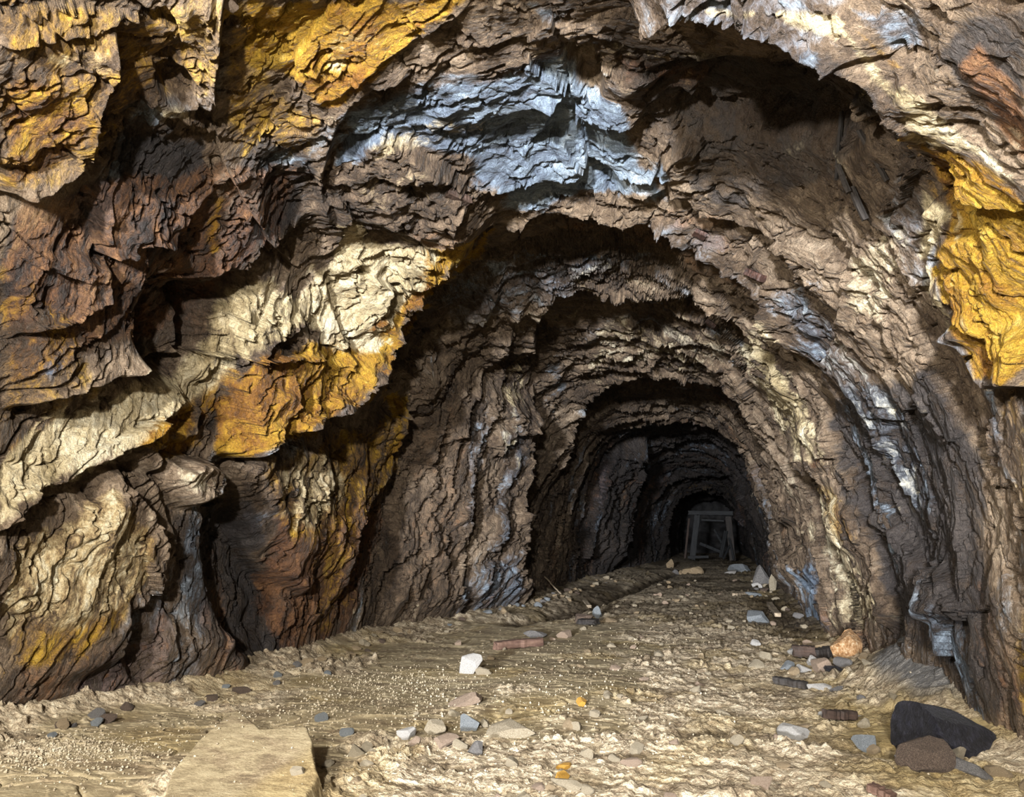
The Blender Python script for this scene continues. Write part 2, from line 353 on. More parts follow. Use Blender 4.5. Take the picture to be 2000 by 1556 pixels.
# rock colour patches: (mask, outline, strength); most dark ones paint shade into the rock
PATCHES = [
    ('ochre', [(0, 90), (235, 80), (215, 260), (205, 325), (0, 395)], .30),
    ('rust', [(0, 150), (200, 180), (180, 300), (0, 395)], .62),
    ('ochre', [(120, 0), (420, 0), (405, 70), (240, 62), (0, 88), (0, 30)], .45),
    ('ochre', [(490, 0), (940, -20), (850, 60), (770, 105), (700, 185), (640, 215), (560, 140), (480, 120)], 1.0),
    ('pale', [(620, 40), (700, 30), (680, 120), (620, 130)], .35),
    ('ochre', [(395, 370), (435, 380), (430, 520), (400, 540)], .8),
    ('ochre', [(430, 130), (500, 150), (480, 300), (430, 310)], .5),
    ('ochre', [(630, 520), (820, 500), (985, 432), (900, 530), (830, 612), (765, 710), (700, 800), (562, 870), (450, 895), (440, 800), (560, 690), (640, 640)], .92),
    ('pale', [(650, 425), (750, 455), (860, 487), (800, 620), (740, 690), (660, 690), (600, 650), (531, 677), (430, 750), (350, 830), (225, 905), (0, 1045), (0, 870), (250, 760), (380, 690), (450, 600), (560, 555), (640, 500)], .74),
    ('ochre', [(0, 850), (110, 790), (200, 790), (140, 850), (0, 930)], .5),
    ('ochre', [(240, 850), (390, 700), (400, 780), (385, 850), (310, 925), (300, 900)], .7),
    ('ochre', [(0, 1070), (240, 935), (330, 1062), (300, 1190), (160, 1320), (0, 1330)], .52),
    ('pale', [(0, 1070), (240, 935), (320, 1062), (300, 1180), (150, 1260), (0, 1270)], .50),
    ('rust', [(0, 1300), (260, 1220), (300, 1100), (380, 1250), (340, 1400), (0, 1440)], .45),
    ('ochre', [(505, 900), (640, 838), (780, 800), (790, 930), (700, 1050), (600, 1100), (520, 1010)], .50),
    ('ochre', [(590, 1060), (720, 1010), (700, 1180), (650, 1280), (600, 1200)], .42),
    ('ochre', [(740, 740), (800, 770), (785, 900), (745, 900)], .85),
    ('pale', [(340, 920), (450, 900), (450, 980), (380, 990)], .40),
    ('slate', [(670, 230), (760, 180), (900, 150), (1130, 110), (1220, 200), (1260, 300), (1310, 385), (1150, 392), (1000, 415), (920, 380), (880, 300), (760, 280), (660, 340)], .72),
    ('pale', [(690, 280), (800, 230), (900, 250), (860, 310), (780, 320)], .42),
    ('slate', [(650, 330), (680, 230), (760, 190), (900, 215), (1000, 230), (1010, 300), (900, 320), (790, 290), (700, 320)], .85),
    ('pale', [(700, 300), (760, 250), (870, 225), (1010, 235), (1000, 262), (870, 262), (800, 300), (775, 335), (740, 330)], .55),
    ('slate', [(1060, 150), (1140, 140), (1150, 190), (1080, 210)], .9),
    ('slate', [(1010, 300), (1090, 240), (1200, 250), (1290, 340), (1310, 390), (1180, 390), (1040, 415), (940, 400)], .8),
    ('dark', [(1660, 150), (1720, 160), (1725, 220), (1690, 230)], .9),
    ('ochre', [(-20, -20), (480, -20), (440, 200), (300, 210), (235, 330), (140, 380), (-20, 400)], .45),
    ('ochre', [(430, 0), (520, 0), (560, 180), (640, 230), (600, 330), (520, 300), (440, 360)], .50),
    ('ochre', [(-20, 500), (120, 560), (200, 700), (180, 800), (-20, 830)], .42),
    ('pale', [(90, 90), (235, 75), (225, 140), (90, 150), (0, 140), (0, 95)], .42),
    ('ochre', [(160, 200), (215, 170), (205, 320), (150, 350)], .62),
    ('pale', [(310, 200), (390, 205), (400, 240), (330, 250)], .5),
    ('dark', [(230, 250), (400, 260), (420, 520), (330, 520), (230, 700), (100, 640), (0, 640), (0, 420), (200, 350)], .85),  # shade of the upper left recess painted into the rock
    ('dark', [(450, 250), (620, 250), (610, 430), (500, 520), (430, 600), (420, 400)], .62),  # rock turned from the light, its shade put into the colour
    ('slate', [(80, 720), (135, 680), (125, 740), (90, 790)], .8),
    ('pale', [(0, 900), (60, 830), (200, 780), (335, 750), (350, 810), (225, 895), (100, 965), (0, 1030)], .9),
    ('pale', [(360, 700), (420, 600), (540, 540), (560, 600), (480, 690), (400, 760)], .80),
    ('ochre', [(570, 600), (660, 520), (800, 500), (770, 680), (640, 700)], .45),
    ('pale', [(600, 640), (600, 500), (670, 520), (660, 660)], .7),
    ('ochre', [(380, 700), (440, 690), (430, 800), (390, 840), (370, 790)], .62),
    ('slate', [(450, 850), (560, 760), (590, 790), (500, 880), (455, 890)], .22),
    ('rust', [(520, 1000), (780, 940), (700, 1250), (560, 1290), (480, 1200)], .6),
    ('dark', [(330, 1000), (500, 930), (530, 1100), (620, 1290), (440, 1330), (350, 1200)], .60),  # shade of the lower left crevice, painted in
    ('pale', [(345, 915), (455, 895), (460, 960), (400, 990), (345, 960)], .45),
    ('pale', [(530, 900), (650, 860), (700, 950), (620, 1060), (540, 1010)], .52),
    ('pale', [(1780, 420), (1800, 400), (1815, 520), (1860, 640), (1850, 680), (1800, 600)], .85),
    ('pale', [(1840, 370), (1880, 420), (1870, 520), (1900, 650), (1870, 690), (1840, 560)], .50),
    ('pale', [(1700, 110), (1790, 190), (1860, 260), (1800, 260), (1730, 190)], .75),
    ('pale', [(1640, 520), (1760, 420), (1780, 520), (1740, 660), (1660, 640)], .48),
    ('dark', [(1860, 30), (2030, 0), (2030, 340), (1900, 240), (1800, 130)], .6),  # shade beyond the near arch at upper right, painted in
    ('dark', [(1960, 330), (2030, 350), (2030, 900), (1985, 700)], .3),  # right border darkened in the colour for its shade
    ('pale', [(1190, 600), (1430, 640), (1440, 740), (1380, 750), (1250, 725), (1140, 760), (1120, 700)], .42),
    ('pale', [(1080, 500), (1250, 500), (1380, 560), (1400, 585), (1200, 570), (1080, 600)], .36),  # roof strip made paler in place of more light
    ('pale', [(1500, 280), (1620, 200), (1660, 300), (1640, 420), (1560, 400)], .3),
    ('rust', [(1180, 100), (1420, 110), (1380, 180), (1200, 190)], .5),
    ('rust', [(1240, 400), (1420, 400), (1500, 500), (1400, 520), (1260, 460)], .42),
    ('rust', [(780, 800), (900, 760), (960, 900), (900, 1180), (720, 1240), (780, 1000)], .36),
    ('rust', [(840, 600), (1000, 520), (980, 640), (860, 760)], .35),
    ('rust', [(1850, 150), (1960, 300), (2030, 360), (2030, 200), (1900, 80)], .7),
    ('slate', [(1640, 0), (1800, 0), (1820, 90), (1740, 110), (1660, 50)], .55),
    ('ochre', [(400, 780), (560, 680), (700, 680), (760, 700), (640, 835), (500, 895), (440, 890)], 1.0),
    ('pale', [(1490, 880), (1540, 900), (1580, 1020), (1600, 1100), (1540, 1060)], .4),
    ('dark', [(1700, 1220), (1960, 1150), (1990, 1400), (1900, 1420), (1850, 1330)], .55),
    ('pale', [(620, 30), (760, 20), (740, 100), (650, 150), (600, 110)], .40),
    ('pale', [(680, 340), (800, 310), (890, 340), (880, 440), (760, 450), (670, 420)], .34),
    ('dark', [(1000, 440), (1130, 440), (1300, 480), (1400, 540), (1300, 560), (1050, 560)], .4),  # shade under the second roof arch, painted on
    ('pale', [(1640, 870), (1700, 830), (1710, 1000), (1660, 960)], .22),
    ('slate', [(1020, 0), (1130, 0), (1120, 60), (1050, 60)], .6),
    ('rust', [(640, 350), (760, 290), (900, 330), (900, 450), (780, 460), (650, 430)], .30),
    ('dark', [(1150, 60), (1660, 100), (1700, 260), (1560, 400), (1400, 420), (1300, 330), (1230, 220)], .52),  # shade of the roof recess behind the near arch, as colour
    ('rust', [(0, 380), (420, 300), (600, 330), (560, 480), (380, 640), (100, 760), (0, 760)], .5),
    ('dark', [(0, 400), (200, 340), (400, 300), (600, 300), (620, 430), (450, 560), (380, 680), (200, 740), (0, 790)], .5),  # wider upper left shade, also put into the rock colour
    ('rust', [(0, 400), (210, 390), (160, 620), (0, 700)], .55),
    ('pale', [(1240, -20), (1650, 30), (1720, 110), (1800, 190), (1900, 270), (2000, 345), (2000, 400), (1880, 320), (1790, 290), (1710, 200), (1640, 95), (1500, 35), (1400, 40)], .66),
    ('ochre', [(1640, 40), (1700, 55), (1790, 130), (1740, 150), (1680, 90)], .75),
    ('ochre', [(1790, 270), (1870, 300), (2020, 390), (2020, 700), (1960, 760), (1900, 756), (1850, 660), (1810, 540), (1840, 430)], 1.0),
    ('ochre', [(1740, 210), (1800, 290), (1840, 430), (1800, 400), (1750, 280)], .55),
    ('pale', [(1780, 350), (1850, 420), (1800, 520), (1870, 680), (1830, 660), (1780, 560), (1770, 440)], .75),
    ('pale', [(1560, 380), (1760, 300), (1800, 560), (1760, 700), (1640, 680), (1580, 560)], .25),
    ('pale', [(1440, 620), (1500, 640), (1560, 760), (1610, 860), (1625, 940), (1560, 910), (1510, 810), (1460, 720)], .7),
    ('rust', [(1560, 880), (1610, 890), (1612, 930), (1580, 925)], 1.0),
    ('ochre', [(1540, 850), (1600, 870), (1615, 920), (1570, 900)], .7),
    ('ochre', [(1570, 930), (1650, 960), (1665, 1050), (1620, 1060)], .6),
    ('pale', [(1560, 930), (1650, 960), (1660, 1050), (1700, 1112), (1730, 1235), (1600, 1240), (1620, 1150), (1570, 1020)], .50),  # cream rock, made paler for the strong light on this band
    ('ochre', [(1560, 930), (1650, 960), (1660, 1050), (1700, 1112), (1730, 1235), (1600, 1240), (1620, 1150), (1570, 1020)], .30),
    ('slate', [(1540, 1110), (1600, 1100), (1612, 1230), (1580, 1240)], .8),
    ('slate', [(1640, 1230), (1800, 1220), (1900, 1330), (1900, 1420), (1740, 1350)], .34),
    ('slate', [(1890, 700), (1960, 760), (1990, 1000), (1980, 1300), (1930, 1300), (1950, 1000)], .45),
    ('ochre', [(1955, 760), (2030, 700), (2030, 1560), (1960, 1450), (1990, 1100)], .45),
    ('dark', [(1620, 760), (1850, 720), (1930, 900), (1940, 1200), (1850, 1330), (1740, 1200), (1670, 1050), (1620, 920)], .62),  # darker brown rock, also dimmed in colour where it faces off the light
    ('slate', [(1460, 540), (1600, 540), (1640, 720), (1560, 720)], .5),
    ('pale', [(985, 700), (1020, 700), (1025, 800), (1000, 960), (985, 900)], .62),
    ('slate', [(975, 760), (1040, 800), (1030, 960), (980, 960)], .5),
    ('slate', [(900, 1080), (1030, 1060), (1040, 1190), (930, 1210)], .5),
    ('slate', [(560, 1150), (700, 1100), (720, 1250), (580, 1290)], .35),
    ('slate', [(1090, 640), (1420, 650), (1450, 740), (1100, 700)], .36),
    ('slate', [(1060, 700), (1130, 660), (1100, 800), (1060, 840)], .5),
    ('slate', [(1130, 640), (1200, 600), (1230, 620), (1150, 680)], .5),
    ('ochre', [(1300, 940), (1440, 940), (1440, 975), (1300, 975)], .5),
    ('rust', [(1060, 1000), (1180, 960), (1180, 1140), (1100, 1150)], .35),
]


def inside(A, B, poly):
    r = np.zeros(A.shape, bool)
    n = len(poly)
    for i in range(n):
        x1, y1 = poly[i]
        x2, y2 = poly[(i + 1) % n]
        if y1 == y2:
            continue
        c = ((y1 > B) != (y2 > B)) & (A < (x2 - x1) * (B - y1) / (y2 - y1) + x1)
        r ^= c
    return r


# where each spot taken from image pixels sits on the rock; refined below once the relief around it is known
SPOTS = {}
AIM = {}
for _k, (_pts, _pr, _h, _w, *_e) in enumerate(LEDGES):
    AIM['L', _k] = [list(map(float, q)) for q in _pts]
for _k, _b in enumerate(BULGES):
    AIM['B', _k] = [list(map(float, _b[0]))]
TRUE = {k: [tuple(q) for q in v] for k, v in AIM.items()}


def place_spots():
    for k, v in AIM.items():
        SPOTS[k] = [on_wall(*q) for q in v]


def settle_spots(rounds=4):
    """build a coarse copy of the rock, see where every spot landed, and shift it until it lands on its image pixel"""
    cs = np.linspace(1.2 ** -0.75, 31.0 ** -0.75, 260) ** (-1 / 0.75)
    ct = np.linspace(0, 1, 340)
    place_spots()
    for rnd in range(rounds):
        co, _ = rock_surface(cs, ct, False)
        co = co.reshape(260, 340, 3)
        for k, v in SPOTS.items():
            shift = None
            for i, (s_, t_) in enumerate(v):
                a = int(np.argmin(np.abs(cs - s_)))
                b = int(round(t_ * 339))
                if k[0] == 'L':
                    w = LEDGES[k[1]]
                    # the lip itself is the most protruding rock right beside the line
                    a0, a1, b0, b1 = max(a - 3, 0), min(a + 4, 260), max(b - 3, 0), min(b + 4, 340)
                    base = co[a0:a1, b0:b1].reshape(-1, 3)
                    cxm = float(np.interp(s_, S_K, (XL_K + XR_K) / 2))
                    rr = np.hypot(base[:, 0] - cxm, base[:, 2] - 0.8)
                    sel = base[np.argsort(rr if w[2] > 0 else -rr)[:6]]
                    P = np.array([sel[:, 0].mean(), co[a, b, 1], sel[:, 2].mean()])
                    # use only its depth out of the wall, at the spot's own ring place
                    c0 = co[a, b]
                    k0 = np.hypot(P[0] - cxm, P[2] - 0.8) / (np.hypot(c0[0] - cxm, c0[2] - 0.8) + 1e-6)
                    P = np.array([cxm + (c0[0] - cxm) * k0, c0[1], 0.8 + (c0[2] - 0.8) * k0])
                else:
                    P = co[a, b]
                px, py = to_pixel(P)
                ex, ey = TRUE[k][i][0] - px, TRUE[k][i][1] - py  # miss from the wanted image pixel, as seen from the camera
                m = math.hypot(ex, ey)
                lim = min(1.0, 60 / (m + 1e-6)) * 0.7
                AIM[k][i][0] += ex * lim
                AIM[k][i][1] += ey * lim
        place_spots()


def apply_relief(ch, D, x, y, z, t, m1, m2):
    for n_, (pts, proud, h, w, *fade) in enumerate(LEDGES):
        P, k = ch.to(SPOTS['L', n_])
        A, B = ch.la, ch.tb * k
        r = 4.5 * w
        idx = np.nonzero((A > P[:, 0].min() - r) & (A < P[:, 0].max() + r) & (B > P[:, 1].min() - r) & (B < P[:, 1].max() + r))[0]
        if len(idx) == 0:
            continue
        A, B = A[idx], B[idx]
        d, side, al = seg_dist(None, A, B, P)
        # which side stands proud is judged on the undisturbed line
        Q, kq = ch.to([on_wall(*p) for p in pts])
        q = on_wall(*proud)
        _, sp, _ = seg_dist(None, np.array([math.log(q[0])]), np.array([q[1] * kq]), Q)
        up = (side * sp[0]) > 0
        ends = smooth(al, 0, 0.10) * smooth(1 - al, 0, 0.10)
        hh = h * (1 + 0.25 * m1[idx])
        if fade:
            hh = hh * (1 - (1 - fade[0]) * smooth(al, 0.60, 0.85))
        sd = np.where(up, d, -d)
        step = smooth(sd, -0.010, 0.004)
        prof = step * np.exp(-np.maximum(sd, 0) / w) - 0.30 * (1 - step) * np.exp(np.minimum(sd, 0) / (0.35 * w))
        D[idx] += (hh * ends * prof).astype(np.float32)
    for n_, (spot, ra, rb, turn, h) in enumerate(BULGES):
        q = SPOTS['B', n_][0]
        k = PERIM / q[0]
        # local stretch between the wall and the image pixels
        c0 = on_wall(*spot)
        qa, qb = on_wall(spot[0] + 20, spot[1]), on_wall(spot[0], spot[1] + 20)
        J = np.array([[math.log(qa[0] / c0[0]), math.log(qb[0] / c0[0])], [(qa[1] - c0[1]) * k, (qb[1] - c0[1]) * k]]) / 20
        if abs(np.linalg.det(J)) < 1e-12:
            continue
        Ji = np.linalg.inv(J)
        a, b = ch.la - math.log(q[0]), ch.tb * k - q[1] * k
        u, v = Ji[0, 0] * a + Ji[0, 1] * b, Ji[1, 0] * a + Ji[1, 1] * b
        c, s_ = math.cos(math.radians(turn)), math.sin(math.radians(turn))
        uu, vv = (u * c + v * s_) / ra, (-u * s_ + v * c) / rb
        rr = np.sqrt(uu * uu + vv * vv)
        D += (h * smooth(1.35 - rr, 0, 0.7) * (1 + 0.4 * m1)).astype(np.float32)
    return D, None


def apply_rock_tones(pos, x, y, z, t, m1, m2, w1, w2, r1, r2):
    """pos: the finished rock; every vein and painted shade is bounded by its image outline as seen from the camera"""
    M = {k: np.zeros(len(x), np.float32) for k in ('ochre', 'pale', 'slate', 'rust', 'dark')}
    U, V = to_pixel(pos)  # rock projected through the camera, patch outlines are image pixels
    U = (U / FOC).astype(np.float32) + 0.020 * m2
    V = (V / FOC).astype(np.float32) + 0.020 * m1
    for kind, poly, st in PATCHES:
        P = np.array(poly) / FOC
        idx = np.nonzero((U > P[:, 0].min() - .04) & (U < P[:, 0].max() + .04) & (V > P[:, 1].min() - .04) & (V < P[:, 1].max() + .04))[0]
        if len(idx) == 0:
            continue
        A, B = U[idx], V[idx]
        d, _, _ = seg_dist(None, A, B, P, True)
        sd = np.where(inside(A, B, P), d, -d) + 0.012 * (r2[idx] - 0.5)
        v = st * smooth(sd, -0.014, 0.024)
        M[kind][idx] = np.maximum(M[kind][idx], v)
    # the common rock carries thin grey-blue and rusty sheets
    sheet = vnoise(x * 0.9, (y + 0.25 * w1) * 4.2, z * 0.9, 71)
    M['slate'] = np.maximum(M['slate'], 0.42 * smooth(sheet + 0.25 * (r1 - 0.5), 0.15, 0.6))
    M['pale'] = np.maximum(M['pale'], 0.32 * smooth(vnoise(x * 0.8, (y + 0.2 * w2) * 5.0, z * 0.8, 72) + 0.3 * (r2 - 0.5), 0.3, 0.7))
    M['rust'] = np.maximum(M['rust'], 0.42 * smooth(vnoise(x * 0.7, y * 2.2, z * 0.7, 73) + 0.25 * (r1 - 0.5), 0.2, 0.6))
    M['dark'] = np.maximum(M['dark'], 0.62 * smooth(y, 7.6, 11.0))  # rock painted darker deep in the tunnel, in place of fading light
    return M



# ------------------------------------------------------------------ displacement of the rock
def rock_surface(s1, t1, tones=True):
    """displaced positions and mineral and shade masks of the rock on the grid s1 x t1"""
    ns, nt = len(s1), len(t1)
    X, Z, NX, NZ = ring_points(s1, t1)
    X, Z, NX, NZ = [a.astype(np.float32) for a in (X, Z, NX, NZ)]
    S = np.repeat(s1[:, None], nt, 1).astype(np.float32)
    T = np.repeat(t1[None, :], ns, 0).astype(np.float32)
    x, y, z = X.ravel(), S.ravel(), Z.ravel()
    t = T.ravel()
    w1 = fbm(x * 1.3, y * 1.3, z * 1.3, 3, 1)
    w2 = fbm(x * 1.3, y * 1.3, z * 1.3, 3, 2)
    m1 = fbm(x * 6, y * 6, z * 6, 3, 3)
    m2 = fbm(x * 6, y * 6, z * 6, 3, 4)
    m3 = fbm(x * 22, y * 22, z * 22, 3, 5)
    ch = Chart(y, t, 0.009 * m1 + 0.007 * m3, 0.0025 * m2 + 0.0016 * m3)
    D = 0.07 * fbm(x * 0.9, y * 0.9, z * 0.9, 2, 20)
    # foliation: thin sheets across the tunnel, broken off in saw steps towards the far end
    lean = y + 0.16 * w1 + 0.10 * x - 0.22 * (z - 1) * (x < -0.4)
    farw = smooth(y, 2.4, 4.5)
    for per, amp, sd in ((0.52, 0.075, 31), (0.17, 0.030, 32), (0.062, 0.009, 33)):
        ph = lean / per + 0.5 * w2 * (0.5 / per) ** 0.5 + 0.22 * m1
        fl = np.floor(ph)
        fr = (ph - fl).astype(np.float32)
        k = smooth(vnoise(x * 1.4 / per ** 0.5, fl * 3.7, z * 1.4 / per ** 0.5, sd), -0.5, 0.8)
        D += amp * (0.25 + 0.75 * farw) * k * (np.where(fr < 0.88, fr / 0.88, (1 - fr) / 0.12) - 0.5)
    # chips and blocks, broader near the mouth
    q1, q2 = x + 0.05 * m1, z + 0.05 * m2
    y2 = lean + 0.03 * m2
    h, e, r1 = cells(q1 / 0.42, y2 / 0.26, q2 / 0.50, 41, 1.0)
    D += 0.045 * h
    h, e2, r2 = cells(q1 / 0.15, y2 / 0.075, q2 / 0.20, 42, 1.1)
    D += (0.010 + 0.008 * farw) * h
    h, e3, r3 = cells(q1 / 0.060, y2 / 0.032, q2 / 0.080, 43, 1.1)
    D += 0.0055 * h
    # finer ragged cracks: ridged noise along the sheets
    rg = 1 - np.abs(fbm(x * 5, lean * 11, z * 4, 4, 50, 0.55)) * 2.2
    D -= 0.030 * smooth(rg, 0.80, 1.0)
    D += 0.014 * fbm(x * 7, y * 12, z * 7, 4, 51, 0.55)
    calm = np.zeros_like(D)
    D, calm = apply_relief(ch, D, x, y, z, t, m1, m2)
    foot = smooth(z, 0.0, 0.25)
    D *= 0.4 + 0.6 * foot
    px = x + NX.ravel() * D
    pz = z + NZ.ravel() * D
    # ledges also lean a little along the tunnel so that they overhang
    py = y - 0.25 * D * smooth(y, 1.2, 2.5)
    pos = np.stack([px, py, pz], 1)
    masks = apply_rock_tones(pos, x, y, z, t, m1, m2, w1, w2, r1, r2) if tones else {}
    return pos, masks


def grid_mesh(name, co, ns, nt, attrs=None, mat=None, flip=False):
    me = bpy.data.meshes.new(name)
    nv = ns * nt
    i = (np.arange(ns - 1)[:, None] * nt + np.arange(nt - 1)[None, :]).ravel()
    f = np.stack([i, i + 1, i + nt + 1, i + nt], 1)
    if flip:
        f = f[:, ::-1]
    nf = len(f)
    me.vertices.add(nv)
    me.vertices.foreach_set('co', co.astype(np.float32).ravel())
    me.loops.add(nf * 4)
    me.loops.foreach_set('vertex_index', f.astype(np.int32).ravel())
    me.polygons.add(nf)
    me.polygons.foreach_set('loop_start', np.arange(0, nf * 4, 4, dtype=np.int32))
    me.polygons.foreach_set('use_smooth', np.ones(nf, dtype=bool))
    for k, v in (attrs or {}).items():
        a = me.attributes.new(k, 'FLOAT', 'POINT')
        a.data.foreach_set('value', v.astype(np.float32).ravel())
    me.update()
    me.validate()
    if mat:
        me.materials.append(mat)
    o = bpy.data.objects.new(name, me)
    COL.objects.link(o)
    return o


# ------------------------------------------------------------------ materials
class NT:
    def __init__(self, name):
        self.m = bpy.data.materials.new(name)
        self.m.use_nodes = True
        self.t = self.m.node_tree
        self.n = self.t.nodes
        self.l = self.t.links
        self.b = self.n['Principled BSDF']

    def new(self, typ, **kw):
        n = self.n.new(typ)
        for k, v in kw.items():
            setattr(n, k, v)
        return n

    def coord(self):
        return self.new('ShaderNodeNewGeometry').outputs['Position']

    def noise(self, scale, detail=4, rough=0.6, vec=None, dist=0.0):
        n = self.new('ShaderNodeTexNoise')
        n.inputs['Scale'].default_value = scale
        n.inputs['Detail'].default_value = detail
        n.inputs['Roughness'].default_value = rough
        n.inputs['Distortion'].default_value = dist
        if vec is not None:
            self.l.new(vec, n.inputs['Vector'])
        return n.outputs['Fac']

    def ramp(self, fac, stops, interp='LINEAR'):
        r = self.new('ShaderNodeValToRGB')
        r.color_ramp.interpolation = interp
        el = r.color_ramp.elements
        while len(el) < len(stops):
            el.new(0.5)
        for e, (p, c) in zip(el, stops):
            e.position = p
            e.color = (*c, 1) if len(c) == 3 else c
        self.l.new(fac, r.inputs[0])
        return r.outputs[0]

    def mix(self, fac, a, b, blend='MIX'):
        m = self.new('ShaderNodeMix', data_type='RGBA', blend_type=blend)
        for sock, v in ((m.inputs[0], fac), (m.inputs[6], a), (m.inputs[7], b)):
            if isinstance(v, (int, float)):
                sock.default_value = v
            elif isinstance(v, tuple):
                sock.default_value = (*v, 1)
            else:
                self.l.new(v, sock)
        return m.outputs[2]

    def math(self, op, a, b=None, c=None, clamp=False):
        m = self.new('ShaderNodeMath', operation=op, use_clamp=clamp)
        for i, v in enumerate((a, b, c)):
            if v is None:
                continue
            if isinstance(v, (int, float)):
                m.inputs[i].default_value = v
            else:
                self.l.new(v, m.inputs[i])
        return m.outputs[0]

    def attr(self, name):
        a = self.new('ShaderNodeAttribute', attribute_name=name)
        return a.outputs['Fac']

    def bump(self, h, dist, strength=1.0, normal=None):
        b = self.new('ShaderNodeBump')
        b.inputs['Distance'].default_value = dist
        b.inputs['Strength'].default_value = strength
        self.l.new(h, b.inputs['Height'])
        if normal is not None:
            self.l.new(normal, b.inputs['Normal'])
        return b.outputs[0]

    def mapping(self, vec, scale, rot=(0, 0, 0)):
        m = self.new('ShaderNodeMapping')
        m.inputs['Scale'].default_value = scale
        m.inputs['Rotation'].default_value = rot
        self.l.new(vec, m.inputs[0])
        return m.outputs[0]


def rock_material():
    k = NT('mine_rock')
    pos = k.coord()
    fol = k.mapping(pos, (1.0, 2.6, 0.8), (0.25, 0, 0.12))
    n_big = k.noise(1.6, 3, 0.55, pos)
    n_mid = k.noise(7, 5, 0.62, fol, 0.4)
    n_fin = k.noise(38, 6, 0.7, fol, 0.3)
    n_grit = k.noise(160, 3, 0.6, pos)
    blend = k.math('ADD', k.math('MULTIPLY', n_mid, 0.6), k.math('MULTIPLY', n_fin, 0.4))
    tone = k.math('ADD', blend, k.math('MULTIPLY', k.math('SUBTRACT', n_big, 0.5), 0.55))
    brown = k.ramp(tone, [(0.28, (0.020, 0.014, 0.010)), (0.43, (0.085, 0.056, 0.034)), (0.54, (0.205, 0.145, 0.092)), (0.70, (0.42, 0.325, 0.225))])
    slate = k.ramp(tone, [(0.28, (0.03, 0.036, 0.052)), (0.45, (0.12, 0.155, 0.21)), (0.56, (0.24, 0.31, 0.39)), (0.74, (0.50, 0.56, 0.62))])
    pale = k.ramp(tone, [(0.28, (0.16, 0.11, 0.05)), (0.42, (0.38, 0.30, 0.16)), (0.53, (0.62, 0.51, 0.31)), (0.66, (0.82, 0.74, 0.53))])
    ochre = k.ramp(tone, [(0.26, (0.055, 0.020, 0.004)), (0.40, (0.20, 0.085, 0.010)), (0.50, (0.34, 0.18, 0.012)), (0.60, (0.46, 0.275, 0.022)), (0.74, (0.60, 0.42, 0.11))])
    rust = k.ramp(tone, [(0.28, (0.030, 0.011, 0.006)), (0.45, (0.10, 0.042, 0.018)), (0.60, (0.21, 0.10, 0.04)), (0.74, (0.32, 0.20, 0.10))])
    dark = k.ramp(tone, [(0.30, (0.012, 0.010, 0.010)), (0.50, (0.036, 0.029, 0.027)), (0.72, (0.10, 0.082, 0.070))])  # dark rock, also the colour of the painted shade

    def wgt(name, lo=0.33, hi=0.66):
        a = k.attr(name)
        v = k.math('ADD', a, k.math('MULTIPLY', k.math('SUBTRACT', n_mid, 0.5), 0.9))
        v = k.math('ADD', v, k.math('MULTIPLY', k.math('SUBTRACT', n_fin, 0.5), 0.5))
        m = k.new('ShaderNodeMapRange', interpolation_type='SMOOTHSTEP')
        k.l.new(v, m.inputs[0])
        m.inputs[1].default_value = lo
        m.inputs[2].default_value = hi
        f = k.math('MULTIPLY', m.outputs[0], k.math('MULTIPLY', a, 3.0, clamp=True), clamp=True)
        return f
    c = brown
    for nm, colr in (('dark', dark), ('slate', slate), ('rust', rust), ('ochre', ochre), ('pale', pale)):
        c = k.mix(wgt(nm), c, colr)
    c = k.mix(0.5, c, k.ramp(n_grit, [(0.35, (0.35, 0.35, 0.35)), (0.6, (1, 1, 1))]), 'MULTIPLY')
    k.l.new(c, k.b.inputs['Base Color'])
    k.l.new(k.ramp(n_mid, [(0.3, (0.36,) * 3), (0.7, (0.72,) * 3)]), k.b.inputs['Roughness'])
    k.b.inputs['Specular IOR Level'].default_value = 0.45
    vor = k.new('ShaderNodeTexVoronoi', feature='F1')
    vor.inputs['Scale'].default_value = 34
    k.l.new(k.mapping(pos, (1.0, 2.4, 0.75), (0.25, 0, 0.12)), vor.inputs['Vector'])
    b = k.bump(vor.outputs['Distance'], 0.022, 0.9)
    b = k.bump(n_fin, 0.030, 1.0, b)
    b = k.bump(n_grit, 0.004, 0.8, b)
    k.l.new(b, k.b.inputs['Normal'])
    return k.m


